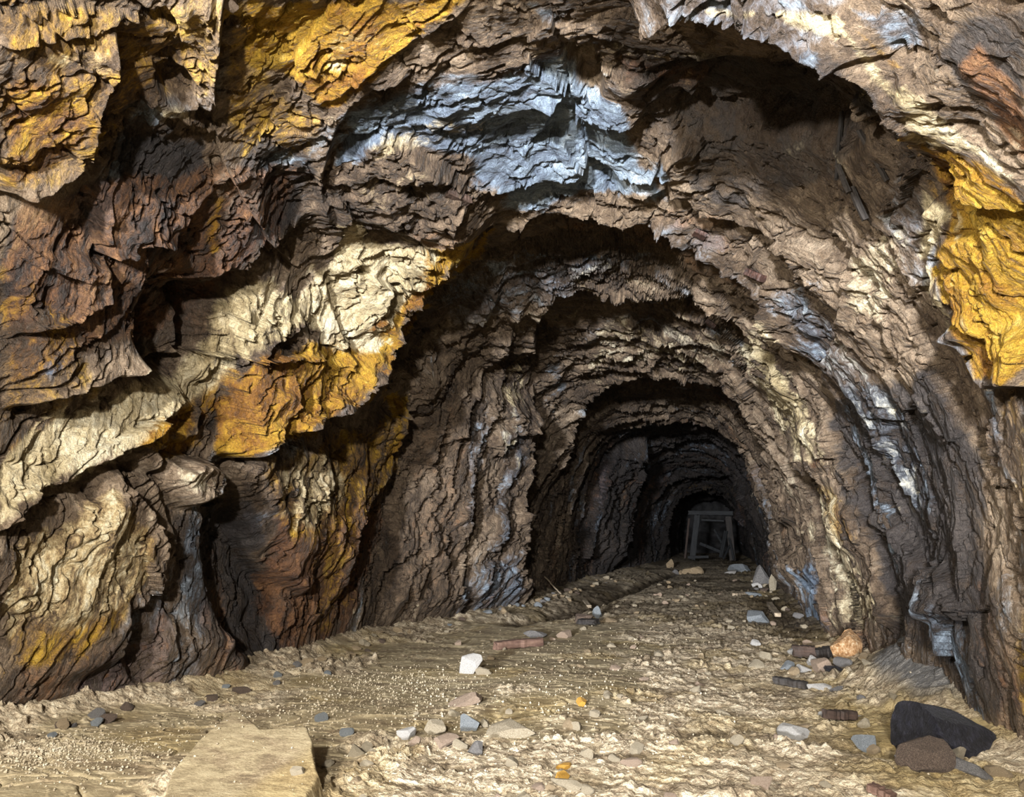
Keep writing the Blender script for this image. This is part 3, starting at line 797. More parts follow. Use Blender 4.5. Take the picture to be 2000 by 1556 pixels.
def mud_material():
    k = NT('floor_mud')
    pos = k.coord()
    n1 = k.noise(3.2, 4, 0.6, pos)
    n2 = k.noise(26, 5, 0.65, k.mapping(pos, (0.7, 1.5, 1)))
    n3 = k.noise(140, 4, 0.65, pos)
    bl = k.math('ADD', k.math('MULTIPLY', n2, 0.6), k.math('MULTIPLY', n3, 0.4))
    crumb = k.ramp(bl, [(0.30, (0.06, 0.038, 0.020)), (0.42, (0.25, 0.185, 0.115)), (0.52, (0.52, 0.425, 0.29)), (0.64, (0.74, 0.65, 0.49))])
    slick = k.ramp(bl, [(0.30, (0.14, 0.105, 0.055)), (0.5, (0.27, 0.215, 0.125)), (0.7, (0.40, 0.335, 0.21))])
    wet_shade = k.ramp(bl, [(0.35, (0.014, 0.010, 0.007)), (0.6, (0.07, 0.05, 0.03)), (0.75, (0.26, 0.21, 0.12))])
    yel = k.ramp(bl, [(0.35, (0.17, 0.11, 0.03)), (0.6, (0.42, 0.31, 0.11))])
    c = k.mix(k.attr('slick'), crumb, slick)
    damp = k.noise(5.5, 5, 0.62, k.mapping(pos, (0.55, 1.5, 1), (0, 0, 0.25)), 0.6)
    c = k.mix(k.ramp(damp, [(0.50, (0, 0, 0)), (0.60, (0.85, 0.85, 0.85))]), c, k.ramp(bl, [(0.32, (0.045, 0.030, 0.018)), (0.5, (0.16, 0.115, 0.065)), (0.66, (0.34, 0.27, 0.17))]))
    c = k.mix(k.attr('yellow'), c, yel)
    c = k.mix(k.attr('grey'), c, k.ramp(bl, [(0.3, (0.05, 0.05, 0.052)), (0.5, (0.13, 0.125, 0.12)), (0.66, (0.30, 0.28, 0.25))]))
    c = k.mix(k.attr('wet_shade'), c, wet_shade)
    c = k.mix(k.math('MULTIPLY', k.attr('edge'), 0.35), c, (0.55, 0.48, 0.33))
    k.l.new(c, k.b.inputs['Base Color'])
    k.l.new(k.ramp(k.attr('wet_shade'), [(0, (0.75,) * 3), (1, (0.28,) * 3)]), k.b.inputs['Roughness'])
    rough = k.math('SUBTRACT', 1.0, k.math('MULTIPLY', k.attr('slick'), 0.8))
    h = k.math('MULTIPLY', bl, rough)
    k.l.new(k.bump(h, 0.028, 1.0), k.b.inputs['Normal'])
    return k.m


def simple_rock(name, lo, mid, hi, scale=22, bump=0.01, rough=0.7):
    k = NT(name)
    pos = k.new('ShaderNodeTexCoord').outputs['Object']
    n = k.noise(scale, 6, 0.65, pos, 0.3)
    k.l.new(k.ramp(n, [(0.32, lo), (0.5, mid), (0.68, hi)]), k.b.inputs['Base Color'])
    k.b.inputs['Roughness'].default_value = rough
    k.l.new(k.bump(k.noise(scale * 3, 5, 0.7, pos), bump, 0.9), k.b.inputs['Normal'])
    return k.m


def wood_material(name, lo, hi, rough=0.75):
    k = NT(name)
    pos = k.new('ShaderNodeTexCoord').outputs['Object']
    g = k.noise(30, 6, 0.65, k.mapping(pos, (0.12, 1, 1)), 0.5)
    k.l.new(k.ramp(g, [(0.32, lo), (0.68, hi)]), k.b.inputs['Base Color'])
    k.b.inputs['Roughness'].default_value = rough
    k.l.new(k.bump(g, 0.012, 1.0), k.b.inputs['Normal'])
    return k.m


M_ROCK = rock_material()
M_MUD = mud_material()

# ------------------------------------------------------------------ rock shell: right wall, ceiling, left wall
settle_spots()
N_S, N_T = 1380, 1700
u = np.linspace(1.08 ** -0.75, 31.0 ** -0.75, N_S)
s1 = u ** (-1 / 0.75)
t1 = np.linspace(0, 1, N_T)
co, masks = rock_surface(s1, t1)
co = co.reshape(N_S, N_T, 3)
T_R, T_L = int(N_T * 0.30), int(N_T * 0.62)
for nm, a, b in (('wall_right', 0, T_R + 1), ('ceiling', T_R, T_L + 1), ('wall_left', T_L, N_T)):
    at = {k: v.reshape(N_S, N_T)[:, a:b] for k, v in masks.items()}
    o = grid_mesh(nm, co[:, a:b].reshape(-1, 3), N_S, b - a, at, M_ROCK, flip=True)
    o['kind'] = 'structure'
rock_edge = co
# the stretch of tunnel behind the camera, back to the open mouth
sb = np.linspace(-2.2, 1.085, 220)
cb, mb = rock_surface(sb, np.linspace(0, 1, 426))
o = grid_mesh('wall_entrance', cb, 220, 426, mb, M_ROCK, flip=True)
o['kind'] = 'structure'


# ------------------------------------------------------------------ floor
def in_px(px, py):
    x_, y_ = on_floor(px, py)
    return x_, y_


def floor_height(x, y):
    xl, xr = np.interp(y, S_K, XL_K), np.interp(y, S_K, XR_K)
    h = 0.02 * fbm(x * 1.5, y * 1.5, x * 0, 3, 101)
    z0 = x * 0
    m = fbm(x * 5, y * 5, z0, 3, 102)
    # banks of debris at the wall feet
    bl = np.exp(-np.maximum(x - xl, 0) / (0.14 + 0.06 * m))
    br = np.exp(-np.maximum(xr - x, 0) / (0.10 + 0.04 * m))
    h = h + 0.07 * bl + 0.04 * br
    # grey slumped mound at the foot of the right wall
    mx, my = on_floor(1780, 1400)
    gm = np.exp(-((x - mx - .16) / .20) ** 2 - ((y - my - .45) / .60) ** 2)
    h = h + 0.17 * gm
    grey = smooth(gm + 0.15 * m, 0.25, 0.6)
    # smooth cracked mud against rubbly mud
    m5 = fbm(x * 2.1, y * 2.1, z0, 3, 103)
    sl = smooth(0.80 - np.abs(x + 1.45 - 0.10 * (y - 2.5)) + 0.75 * m5, 0.0, 0.22) * smooth(6.8 - y, 0, 1.5)
    sl = np.maximum(sl, smooth(0.30 - np.abs(x - 0.50) + 0.45 * m5, 0, 0.15) * smooth(3.7 - y, 0, 1.0))
    # plates of drying mud with curled-up rims
    a = math.radians(14)
    wx, wy = fbm(x * 4, y * 4, z0, 3, 104), fbm(x * 4, y * 4, z0, 3, 105)
    u_, v_ = x * math.cos(a) + y * math.sin(a), -x * math.sin(a) + y * math.cos(a)
    _, ed, rr = cells(u_ / 0.26 + 0.7 * wx, v_ / 0.15 + 0.7 * wy, z0 + 0.5, 111, 0)
    dry = smooth(vnoise(x * 3.3, y * 3.3, z0, 106), -0.2, 0.4)
    curl = dry * np.exp(-ed * 9) - 1.6 * np.exp(-ed * 34)
    h = h + sl * (0.007 * curl + 0.010 * dry * (rr - 0.5))
    edge = sl * dry * smooth(0.22 - ed, 0.05, 0.15) * smooth(ed, 0.03, 0.08)
    # shingled flakes, steps facing the near left
    ph = (y * 0.94 + x * 0.34) / 0.062 + 2.6 * fbm(x * 3, y * 3, z0, 4, 112)
    fr = ph - np.floor(ph)
    k = smooth(vnoise(x * 5.5, np.floor(ph) * 3.1, z0, 113), 0.0, 0.7)
    h = h + (0.005 + 0.013 * (1 - sl)) * k * (np.where(fr < 0.12, fr / 0.12, 1 - (fr - 0.12) / 0.88) - 0.5)
    # crumbled lumps
    lx, ly = x + 0.02 * wx, y + 0.02 * wy
    c1, e1, r1 = cells(lx / 0.095, ly / 0.095, z0 + 0.5, 114, 1.1)
    c2, e2, r2 = cells(lx / 0.040, ly / 0.040, z0 + 0.5, 115, 1.1)
    c3, e3, r3 = cells(lx / 0.019, ly / 0.019, z0 + 0.5, 121, 1.1)
    patch = smooth(fbm(x * 1.9 + 3, y * 1.9, z0, 3, 116), -0.25, 0.30)
    lump = (1 - 0.7 * grey) * (1 - sl) * (0.45 + 0.55 * patch)
    h = h + lump * (0.024 * c1 * smooth(e1, 0.0, 0.25) + 0.014 * c2 * smooth(e2, 0, 0.3) + 0.0045 * c3 + 0.018 * fbm(x * 8, y * 8, z0, 4, 117))
    # loose crumbs lying everywhere
    grain = smooth(r3, 0.80, 0.9) * smooth(e3, 0.05, 0.22) * smooth(vnoise(x * 2.6, y * 2.6, z0, 122), -0.5, 0.5)
    big = smooth(r2, 0.86, 0.92) * smooth(e2, 0.05, 0.22) * smooth(vnoise(x * 2.1, y * 2.1, z0, 123), -0.4, 0.5)
    grain, big = grain * (1 - 0.75 * sl), big * (1 - 0.75 * sl)
    h = h + 0.005 * grain * (1 + 0.5 * c3) + 0.011 * big * (1 + 0.6 * c2)
    h = h + 0.003 * (1 - 0.7 * sl) * fbm(x * 45, y * 45, z0, 2, 118)
    # the tilted mud slab in the near left corner
    ax, ay = on_floor(460, 1462)
    cx, cy = on_floor(330, 1556)
    dx_, dy_ = on_floor(600, 1530)
    
    poly = np.array([on_floor(458, 1458), on_floor(505, 1492), on_floor(600, 1490), on_floor(620, 1556), on_floor(560, 1620), on_floor(300, 1640), on_floor(330, 1540), on_floor(385, 1500)])
    dd, _, _ = seg_dist(None, x + 0.012 * m, y + 0.012 * m, poly, True)
    ins = inside(x + 0.012 * m, y + 0.012 * m, poly)
    sd = np.where(ins, dd, -dd)
    slab = smooth(sd, -0.012, 0.006)
    lift = 0.025 + 0.085 * smooth(y, cy - 0.12, ay + 0.02)
    h = h * (1 - 0.93 * slab) + slab * lift
    sl = np.maximum(sl, slab)
    edge = edge * (1 - slab)
    # drainage cut in the far left of the floor
    cut = np.array([on_floor(985, 1215), on_floor(1080, 1200), on_floor(1180, 1165), on_floor(1250, 1140), on_floor(1310, 1118), on_floor(1360, 1108)])
    dd, _, _ = seg_dist(None, x + 0.08 * m, y + 0.25 * m, cut)
    g = np.exp(-(dd / 0.16) ** 2)
    h = h - 0.10 * g
    wet_shade = 0.85 * smooth(g, 0.25, 0.8)
    # dark wet stripes and hollows, and shade painted on the right floor
    far = smooth(y, 4.5, 8.5)
    st = fbm(x * 1.6, y * 1.1, z0, 4, 119)
    wet_shade = np.maximum(wet_shade, far * smooth(st, 0.0, 0.3) * 0.7)
    rp = np.array([on_floor(1500, 1170), on_floor(1530, 1210), on_floor(1560, 1235)])
    dd, _, _ = seg_dist(None, x, y + 0.2 * m, rp)
    wet_shade = np.maximum(wet_shade, 0.9 * np.exp(-(dd / 0.30) ** 2))  # shaded stretch of the right floor, painted through this mask
    r2p = np.array([on_floor(1330, 1432), on_floor(1450, 1420), on_floor(1560, 1440), on_floor(1720, 1475), on_floor(1860, 1480)])
    dd, _, _ = seg_dist(None, x + 0.03 * m, y + 0.03 * m, r2p)
    wet_shade = np.maximum(wet_shade, 0.55 * np.exp(-(dd / 0.045) ** 2))
    h = h - 0.025 * np.exp(-(dd / 0.05) ** 2)
    yel = smooth(x, 0.15, 0.55) * smooth(m + 0.3, 0, 0.5) * 0.6
    yel = np.maximum(yel, 0.35 * smooth(fbm(x * 3, y * 3, z0, 2, 120), 0.2, 0.5))
    wet_shade = wet_shade * (1 - slab)
    sl = sl * (1 - np.clip(grain + big, 0, 1) * (1 - slab))
    return h, {'slick': sl, 'wet_shade': wet_shade, 'yellow': yel, 'edge': np.clip(edge, 0, 1), 'grey': grey}


F_S, F_X = 1000, 1200
uf = np.linspace(1 / 1.08, 1 / 31.0, F_S)
sf = 1 / uf
v1 = np.linspace(0, 1, F_X)
wl = np.interp(sf, S_K, XL_K) - 0.35
wr = np.interp(sf, S_K, XR_K) + 0.30
FX = wl[:, None] + (wr - wl)[:, None] * v1[None, :]
FY = np.repeat(sf[:, None], F_X, 1)
fh, fm = floor_height(FX.ravel(), FY.ravel())
FH = fh.reshape(F_S, F_X)
o = grid_mesh('floor', np.stack([FX.ravel(), FY.ravel(), fh], 1), F_S, F_X, fm, M_MUD)
o['kind'] = 'structure'
GX, GY = np.meshgrid(np.linspace(-2.8, 1.3, 200), np.linspace(-2.2, 1.083, 160))
gh, gm_ = floor_height(GX.ravel(), GY.ravel())
o2 = grid_mesh('floor_entrance', np.stack([GX.ravel(), GY.ravel(), gh], 1), 160, 200, gm_, M_MUD)
o2['kind'] = 'structure'


def ground(x, y):
    i = int(round((1 / 1.08 - 1 / max(y, 1.081)) / (1 / 1.08 - 1 / 31.0) * (F_S - 1)))
    i = min(max(i, 0), F_S - 1)
    j = int(round((x - wl[i]) / (wr[i] - wl[i]) * (F_X - 1)))
    return float(FH[i, min(max(j, 0), F_X - 1)])


# end of the drift, coloured near black for the darkness beyond
eb = np.linspace(-1.7, 1.7, 60)
ez = np.linspace(-0.1, 2.6, 60)
EX, EZ = np.meshgrid(eb, ez)
EYY = 30.3 + 0.3 * fbm(EX, EZ, EX * 0, 4, 130) - 0.4 * smooth(0.8 - EZ, 0, 0.8)
o = grid_mesh('wall_back', np.stack([EX.ravel(), EYY.ravel(), EZ.ravel()], 1), 60, 60, None, simple_rock('unlit_back_rock', (.002, .002, .002), (.007, .006, .006), (.02, .018, .016), 5), flip=True)
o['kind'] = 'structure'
#--OBJECTS--


def tag(o, label, cat, group=None, kind=None):
    o['label'] = label
    o['category'] = cat
    if group:
        o['group'] = group
    if kind:
        o['kind'] = kind
    return o


# ------------------------------------------------------------------ stones
STONE_M = {
    'pale': simple_rock('pale_stone', (0.17, 0.13, 0.08), (0.42, 0.35, 0.24), (0.66, 0.59, 0.45)),
    'white': simple_rock('white_stone', (0.26, 0.25, 0.24), (0.52, 0.50, 0.47), (0.78, 0.76, 0.71)),
    'tan': simple_rock('tan_stone', (0.15, 0.10, 0.055), (0.38, 0.28, 0.165), (0.56, 0.45, 0.29)),
    'grey': simple_rock('grey_stone', (0.05, 0.048, 0.05), (0.18, 0.17, 0.165), (0.40, 0.38, 0.35)),
    'brown': simple_rock('brown_stone', (0.035, 0.024, 0.018), (0.12, 0.082, 0.058), (0.27, 0.20, 0.15)),
    'blue': simple_rock('blue_grey_stone', (0.06, 0.065, 0.075), (0.22, 0.245, 0.265), (0.48, 0.50, 0.49)),
    'orange': simple_rock('orange_stone', (0.36, 0.14, 0.02), (0.70, 0.36, 0.03), (0.85, 0.60, 0.20)),
    'pink': simple_rock('pinkish_stone', (0.16, 0.10, 0.065), (0.40, 0.29, 0.21), (0.60, 0.49, 0.38)),
    'rusty': simple_rock('rust_streaked_stone', (0.14, 0.06, 0.02), (0.44, 0.24, 0.10), (0.66, 0.52, 0.34), 9),
    'black': simple_rock('black_stone', (0.004, 0.004, 0.006), (0.010, 0.010, 0.015), (0.028, 0.028, 0.042), 5, 0.02, 0.42),
}
_shape = {}
_ico = {}


def stone_mesh(shape, colour, sub=3):
    """a broken stone: a ball chopped by random planes; radius 1"""
    key = (shape, colour, sub)
    if key in _shape:
        return _shape[key]
    bm = bmesh.new()
    bmesh.ops.create_icosphere(bm, subdivisions=sub, radius=1.0)
    r_ = np.random.default_rng(500 + shape)
    v = np.array([q.co[:] for q in bm.verts])
    for _ in range(13):
        n = r_.normal(size=3)
        n /= np.linalg.norm(n)
        lim = r_.uniform(0.45, 0.85)
        d = v @ n
        v = v - np.outer(np.maximum(d - lim, 0), n)
    v *= 1 + 0.05 * fbm(v[:, 0] * 3 + shape, v[:, 1] * 3, v[:, 2] * 3, 3, shape)[:, None]
    for q, c in zip(bm.verts, v):
        q.co = c
    me = bpy.data.meshes.new('stone')
    bm.to_mesh(me)
    bm.free()
    me.materials.append(STONE_M[colour])
    _shape[key] = me
    return me


def put_stone(name, x, y, size, colour, shape, rot=None, sub=3, sink=0.3, z=None):
    """size: half extents in metres (across, along the drift, up)"""
    o = bpy.data.objects.new(name, stone_mesh(shape, colour, sub))
    COL.objects.link(o)
    zz = ground(x, y) if z is None else z
    o.location = (x, y, zz + size[2] * (0.62 - sink))
    o.scale = size
    o.rotation_euler = rot if rot else (rng.uniform(-.3, .3), rng.uniform(-.3, .3), rng.uniform(0, 6.28))
    return o


def stone_px(name, px, py, wpx, hpx, colour, shape, label, rot=None, sub=4, sink=0.3, depth=1.0, group=None, cat='rock'):
    """px, py: middle of the stone's foot"""
    x, y = on_floor(px, py, 0.03)
    m = y / FOC
    return tag(put_stone(name, x, y, (wpx * m / 1.5, wpx * m / 1.5 * depth, hpx * m / 1.3), colour, shape, rot, sub, sink), label, cat, group)


R0 = (0, 0, 0)
stone_px('pointed_rock', 918, 1302, 36, 46, 'white', 3, 'bright white pointed rock standing upright on the smooth mud, casting a shadow', (0.1, 0.25, 0.4), depth=.6)
stone_px('rock_chip', 944, 1303, 26, 14, 'pale', 5, 'pale wedge-shaped chip right beside the white pointed rock')
stone_px('rock', 1103, 1234, 30, 16, 'pink', 2, 'purplish block with a pale left end in front of the dark drainage cut')
stone_px('rock', 1050, 1232, 44, 14, 'grey', 6, 'flat grey-purple slab left of the purplish block by the drainage cut')
stone_px('rock', 1140, 1207, 34, 22, 'brown', 4, 'rounded brown rock at the edge of the dark drainage cut')
stone_px('rock', 1168, 1196, 18, 22, 'blue', 1, 'small blue-grey rock upright behind the rounded brown rock')
stone_px('rock', 1190, 1205, 30, 10, 'tan', 7, 'low tan rock right of the blue-grey rock by the cut')
stone_px('ochre_chip', 1136, 1364, 20, 14, 'orange', 2, 'orange-yellow chip in the middle of the floor, farthest of the three orange chips', cat='rock chip')
stone_px('ochre_chip', 1102, 1466, 26, 12, 'orange', 5, 'orange-yellow chip near the bottom, upper one of a close pair', cat='rock chip')
stone_px('ochre_chip', 1094, 1488, 26, 12, 'orange', 0, 'deep orange chip near the bottom, lower one of a close pair', cat='rock chip')
stone_px('rock', 1112, 1512, 64, 18, 'pale', 6, 'pale layered stone in front of the pair of orange chips', (0.1, 0.1, -0.5), depth=.4)
stone_px('boulder', 1650, 1275, 52, 54, 'rusty', 1, 'round rust-streaked boulder against the foot of the right wall', depth=.8, cat='boulder')
stone_px('rock', 1601, 1268, 44, 26, 'tan', 4, 'tan rock left of the round rust-streaked boulder')
stone_px('rock', 1578, 1258, 16, 22, 'pink', 6, 'small pinkish rock standing behind the brown stick by the right wall')
stone_px('rock', 1556, 1266, 34, 16, 'white', 7, 'pale grey rock lying behind the left end of the brown stick')
stone_px('rock', 1586, 1288, 26, 16, 'white', 0, 'white rock below the brown stick, the right one of two touching')
stone_px('rock', 1567, 1298, 26, 14, 'white', 2, 'white rock below the brown stick, the left one of two touching')
stone_px('rock', 1603, 1300, 34, 28, 'pink', 3, 'pinkish-brown rock right of the two touching white rocks')
stone_px('rock', 1548, 1304, 18, 12, 'tan', 5, 'small yellowish stone left of the two touching white rocks')
stone_px('rock', 1628, 1304, 28, 16, 'black', 4, 'dark stone right of the pinkish-brown rock')
stone_px('rock', 1646, 1298, 26, 18, 'grey', 2, 'grey stone right of the dark stone below the round boulder')
stone_px('rock', 1536, 1290, 24, 14, 'blue', 1, 'dark blue-grey stone left of the white rocks by the right wall')
stone_px('rock', 1604, 1328, 44, 16, 'white', 6, 'long pale stone in front of the rock cluster by the right wall', (0.1, 0.1, -0.2), depth=.5)
stone_px('rock', 1636, 1334, 26, 8, 'grey', 0, 'flat dark-grey stone right of the long pale stone')
stone_px('rock', 1637, 1379, 64, 14, 'white', 7, 'elongated white ribbed stone on the yellow mud at the right', (0, 0.05, 0.1), depth=.3)
stone_px('rock', 1550, 1413, 44, 22, 'white', 5, 'grey-white stone left of the elongated ribbed stone')
stone_px('rock', 1688, 1440, 34, 24, 'blue', 3, 'blue-grey stone on the yellow mud, left of the black boulder')
stone_px('rock', 1700, 1446, 22, 16, 'tan', 1, 'yellow-tan stone touching the front of the blue-grey stone')
stone_px('rock', 1440, 1438, 20, 20, 'pale', 4, 'small pale stone at the left end of the dark groove')
stone_px('rock', 1490, 1508, 34, 22, 'pink', 2, 'pale pinkish stone alone at the bottom right of the floor')
stone_px('rock', 1810, 1482, 74, 44, 'brown', 5, 'rough brown rock in front of the black boulder')
stone_px('rock', 1778, 1478, 40, 16, 'grey', 6, 'flat grey stone left of the rough brown rock')
stone_px('rock', 1880, 1492, 80, 16, 'grey', 7, 'low grey slab right of the rough brown rock', depth=.5)
stone_px('rock', 1945, 1500, 40, 14, 'tan', 0, 'tan stone at the right wall foot, right of the black boulder')
stone_px('boulder', 1846, 1456, 148, 88, 'black', 8, 'large smooth black boulder at the foot of the right wall', (0.0, 0.28, -0.1), depth=.55, sink=.25, cat='boulder')
stone_px('rock', 1475, 1204, 40, 24, 'blue', 3, 'dark blue-grey rock in the shade at the right side of the floor')
stone_px('rock', 1478, 1142, 20, 10, 'white', 2, 'small white stone in front of the leaning grey slab')
stone_px('rock', 1472, 1158, 24, 7, 'blue', 5, 'thin flat bluish stone in front of the small white stone')
stone_px('leaning_slab', 1488, 1138, 28, 40, 'grey', 9, 'grey slab leaning on the right wall deep in the tunnel', (0.1, 0.12, 0.1), depth=.5, cat='slab')
stone_px('leaning_slab', 1511, 1152, 14, 44, 'pale', 6, 'narrow pale slab standing right of the leaning grey slab', (0.05, 0.1, 0.2), depth=.5, cat='slab')
stone_px('rock', 1474, 1246, 16, 12, 'white', 0, 'small white stone alone below the dark blue-grey rock')
stone_px('rock', 1474, 1288, 26, 14, 'pale', 1, 'pale stone in the middle right of the floor, the nearer of two')
stone_px('rock', 1496, 1275, 24, 14, 'pale', 7, 'pale stone in the middle right of the floor, the farther of two')
stone_px('rock', 1352, 1116, 32, 16, 'tan', 5, 'tan rock at the far end of the floor before the timbers')
stone_px('rock', 1442, 1112, 34, 16, 'blue', 3, 'pale blue-grey rubble heap at the far right before the timbers')
stone_px('rock', 1428, 1116, 22, 9, 'white', 4, 'small whitish rock left of the far blue-grey heap')
stone_px('rock', 1309, 1106, 14, 16, 'tan', 2, 'far tan rock at the left wall, the left one of three')
stone_px('rock', 1319, 1110, 14, 12, 'grey', 6, 'far grey rock at the left wall, the middle one of three')
stone_px('rock', 1331, 1110, 9, 9, 'tan', 0, 'far tan rock at the left wall, the right one of three')
left = [(630, 1392, 24, 20, 'blue', 1, 'grey-blue stone half sunk in the mud, far left of the pale cluster'),
        (678, 1416, 24, 18, 'blue', 2, 'grey-blue stone between the half-sunk stone and the pale cluster'),
        (794, 1418, 34, 24, 'white', 3, 'whitish-blue stone above the pale cluster'),
        (697, 1456, 28, 26, 'pale', 4, 'pale cream stone, leftmost of the pale cluster'),
        (719, 1446, 20, 24, 'pale', 5, 'pale cream stone standing second from left in the pale cluster'),
        (747, 1452, 42, 18, 'pale', 6, 'long cream stone at the right of the pale cluster'),
        (716, 1474, 24, 16, 'pale', 7, 'cream stone lowest in the pale cluster'),
        (850, 1408, 36, 26, 'pale', 0, 'cream wedge-shaped stone right of the whitish-blue stone'),
        (868, 1432, 44, 16, 'pink', 1, 'long pinkish stone below the cream wedge-shaped stone'),
        (898, 1436, 26, 14, 'pale', 2, 'cream stone right of the long pinkish stone'),
        (915, 1400, 34, 30, 'blue', 3, 'grey stone standing right of the cream wedge-shaped stone'),
        (908, 1362, 60, 18, 'pink', 4, 'pinkish crumbly slab at the edge of the rubbly floor'),
        (641, 1476, 20, 10, 'pale', 5, 'small cream stone left below the pale cluster'),
        (580, 1528, 26, 20, 'pale', 6, 'rounded cream stone near the edge of the tilted mud slab'),
        (697, 1504, 26, 16, 'tan', 7, 'tan stone in the mud below the pale cluster'),
        (932, 1446, 30, 22, 'grey', 0, 'grey stone at the right end of the stones left of centre'),
        (1148, 1456, 22, 18, 'pale', 1, 'cream stone right of the orange pair, the left one of three'),
        (1200, 1460, 20, 12, 'pale', 2, 'cream stone right of the orange pair, the middle one of three'),
        (1244, 1450, 26, 18, 'pale', 3, 'cream stone right of the orange pair, the right one of three'),
        (1074, 1540, 30, 16, 'pale', 4, 'pale stone at the bottom edge below the layered stone'),
        (1022, 1536, 28, 12, 'pale', 5, 'flat pale stone at the bottom edge, left of centre'),
        (1000, 1410, 74, 26, 'pale', 8, 'big crumbly white lump in the middle of the near floor'),
        (100, 1430, 20, 14, 'blue', 6, 'blue-white stone at the foot of the left wall near the corner')]
for q in left:
    stone_px('rock', q[0], q[1], q[2], q[3], q[4], q[5], q[6])

# numberless-looking but countable loose stones
scatter = [
    ('floor_stone', 'small cream stone scattered on the rubbly middle of the floor', 'loose stones on the middle of the floor', 120, 'mid', ('pale', 'pale', 'tan', 'pink')),
    ('floor_stone', 'small grey-brown stone lying along the foot of the left wall', 'loose stones along the left wall foot', 70, 'left', ('grey', 'tan', 'pale', 'tan', 'blue', 'brown')),
    ('floor_stone', 'small stone lying along the foot of the right wall', 'loose stones along the right wall foot', 36, 'right', ('grey', 'tan', 'brown', 'pale')),
]
for nm, lab, grp, n, where, cols in scatter:
    k = 0
    while k < n:
        y = 1.9 + 10 * rng.random() ** 1.7
        xl, xr = float(np.interp(y, S_K, XL_K)), float(np.interp(y, S_K, XR_K))
        if where == 'mid':
            x = rng.gauss(-0.45, 0.5)
            sz = rng.uniform(0.010, 0.026)
        elif where == 'left':
            x = xl + 0.12 + abs(rng.gauss(0, 0.12))
            sz = rng.uniform(0.014, 0.036)
        else:
            x = xr - 0.10 - abs(rng.gauss(0, 0.12))
            sz = rng.uniform(0.012, 0.034)
        if not (xl + 0.08 < x < xr - 0.05):
            continue
        sz *= 1 + 0.06 * y
        tag(put_stone(nm, x, y, (sz * rng.uniform(.8, 1.4), sz, sz * rng.uniform(.5, .9)), rng.choice(cols), rng.randrange(10), sub=2), lab, 'stone', grp)
        k += 1

# fine gravel: beyond counting
def gravel(n, centres, name, label):
    base = np.array([(1, 0, 0), (-1, 0, 0), (0, 1, 0), (0, -1, 0), (0, 0, 1), (0, 0, -1)], float)
    fc = [(0, 2, 4), (2, 1, 4), (1, 3, 4), (3, 0, 4), (2, 0, 5), (1, 2, 5), (3, 1, 5), (0, 3, 5)]
    V, Fc = [], []
    r_ = np.random.default_rng(77)
    for i in range(n):
        c = centres[r_.integers(len(centres))]
        x, y = r_.normal(c[0], c[2]), r_.normal(c[1], c[3])
        if y < 1.5:
            continue
        xl = float(np.interp(y, S_K, XL_K))
        if x < xl + 0.05 or x > float(np.interp(y, S_K, XR_K)) - 0.05:
            continue
        s = (0.0015 + 0.0045 * r_.random() ** 3) * (0.7 + 0.10 * y)
        b = base * r_.uniform(.6, 1.2, (6, 3)) * s
        a = r_.uniform(0, 6.28)
        rot = np.array([[math.cos(a), -math.sin(a), 0], [math.sin(a), math.cos(a), 0], [0, 0, 1]])
        b = b @ rot + np.array([x, y, ground(x, y) + s * 0.5])
        Fc += [tuple(q + len(V) for q in f) for f in fc]
        V += [tuple(q) for q in b]
    me = bpy.data.meshes.new(name)
    me.from_pydata(V, [], Fc)
    me.materials.append(STONE_M['pale'])
    o = bpy.data.objects.new(name, me)
    COL.objects.link(o)
    return tag(o, label, 'gravel', None, 'stuff')


ga, gb, gc = on_floor(110, 1480), on_floor(740, 1335), on_floor(330, 1400)
gd, ge = on_floor(1000, 1420), on_floor(620, 1400)
gravel(8000, [(*ga, .20, .12), (*ga, .12, .10), (*gb, .22, .28), (*gd, .4, .6), (*ge, .35, .35), (-.4, 3.6, .5, 1.2)],
       'gravel', 'fine pale gravel strewn over the mud floor')


# ------------------------------------------------------------------ timber and other remains
def at(px, py, y):
    d = pixel_ray(px, py)
    return Vector((d[0] * y, y, EYE + d[2] * y))


def beam_mesh(name, a, b, w, h, mat, wob=0.012, up=None, seg=14, taper=0.0, seed=1):
    """sawn timber from a to b, w x h in section, split and worn"""
    a, b = Vector(a), Vector(b)
    mid = (a + b) / 2
    L = (b - a).length
    bm = bmesh.new()
    r_ = random.Random(seed)
    rings = []
    sec = [(-.5, -.42), (-.42, -.5), (0, -.5), (.42, -.5), (.5, -.42), (.5, 0), (.5, .42), (.42, .5), (0, .47), (-.42, .5), (-.5, .42), (-.5, 0)]
    for i in range(seg + 1):
        f = i / seg
        tp = 1 - taper * abs(f - .3)
        off = r_.uniform(-wob, wob) * .22
        rings.append([bm.verts.new(((f - .5) * L + (r_.uniform(-1, 1) * w * .12 if i in (0, seg) else 0),
                                    u_ * w * tp * (1 + r_.uniform(-.05, .05)) + off, v_ * h * tp * (1 + r_.uniform(-.05, .05)) + off * .6)) for u_, v_ in sec])
    n = len(sec)
    for i in range(seg):
        for j in range(n):
            bm.faces.new((rings[i][j], rings[i][(j + 1) % n], rings[i + 1][(j + 1) % n], rings[i + 1][j]))
    bm.faces.new(rings[0][::-1])
    bm.faces.new(rings[-1])
    bmesh.ops.recalc_face_normals(bm, faces=bm.faces)
    me = bpy.data.meshes.new(name)
    bm.to_mesh(me)
    bm.free()
    me.materials.append(mat)
    o = bpy.data.objects.new(name, me)
    COL.objects.link(o)
    o.location = mid
    o.rotation_euler = (b - a).to_track_quat('X', 'Z').to_euler()
    return o


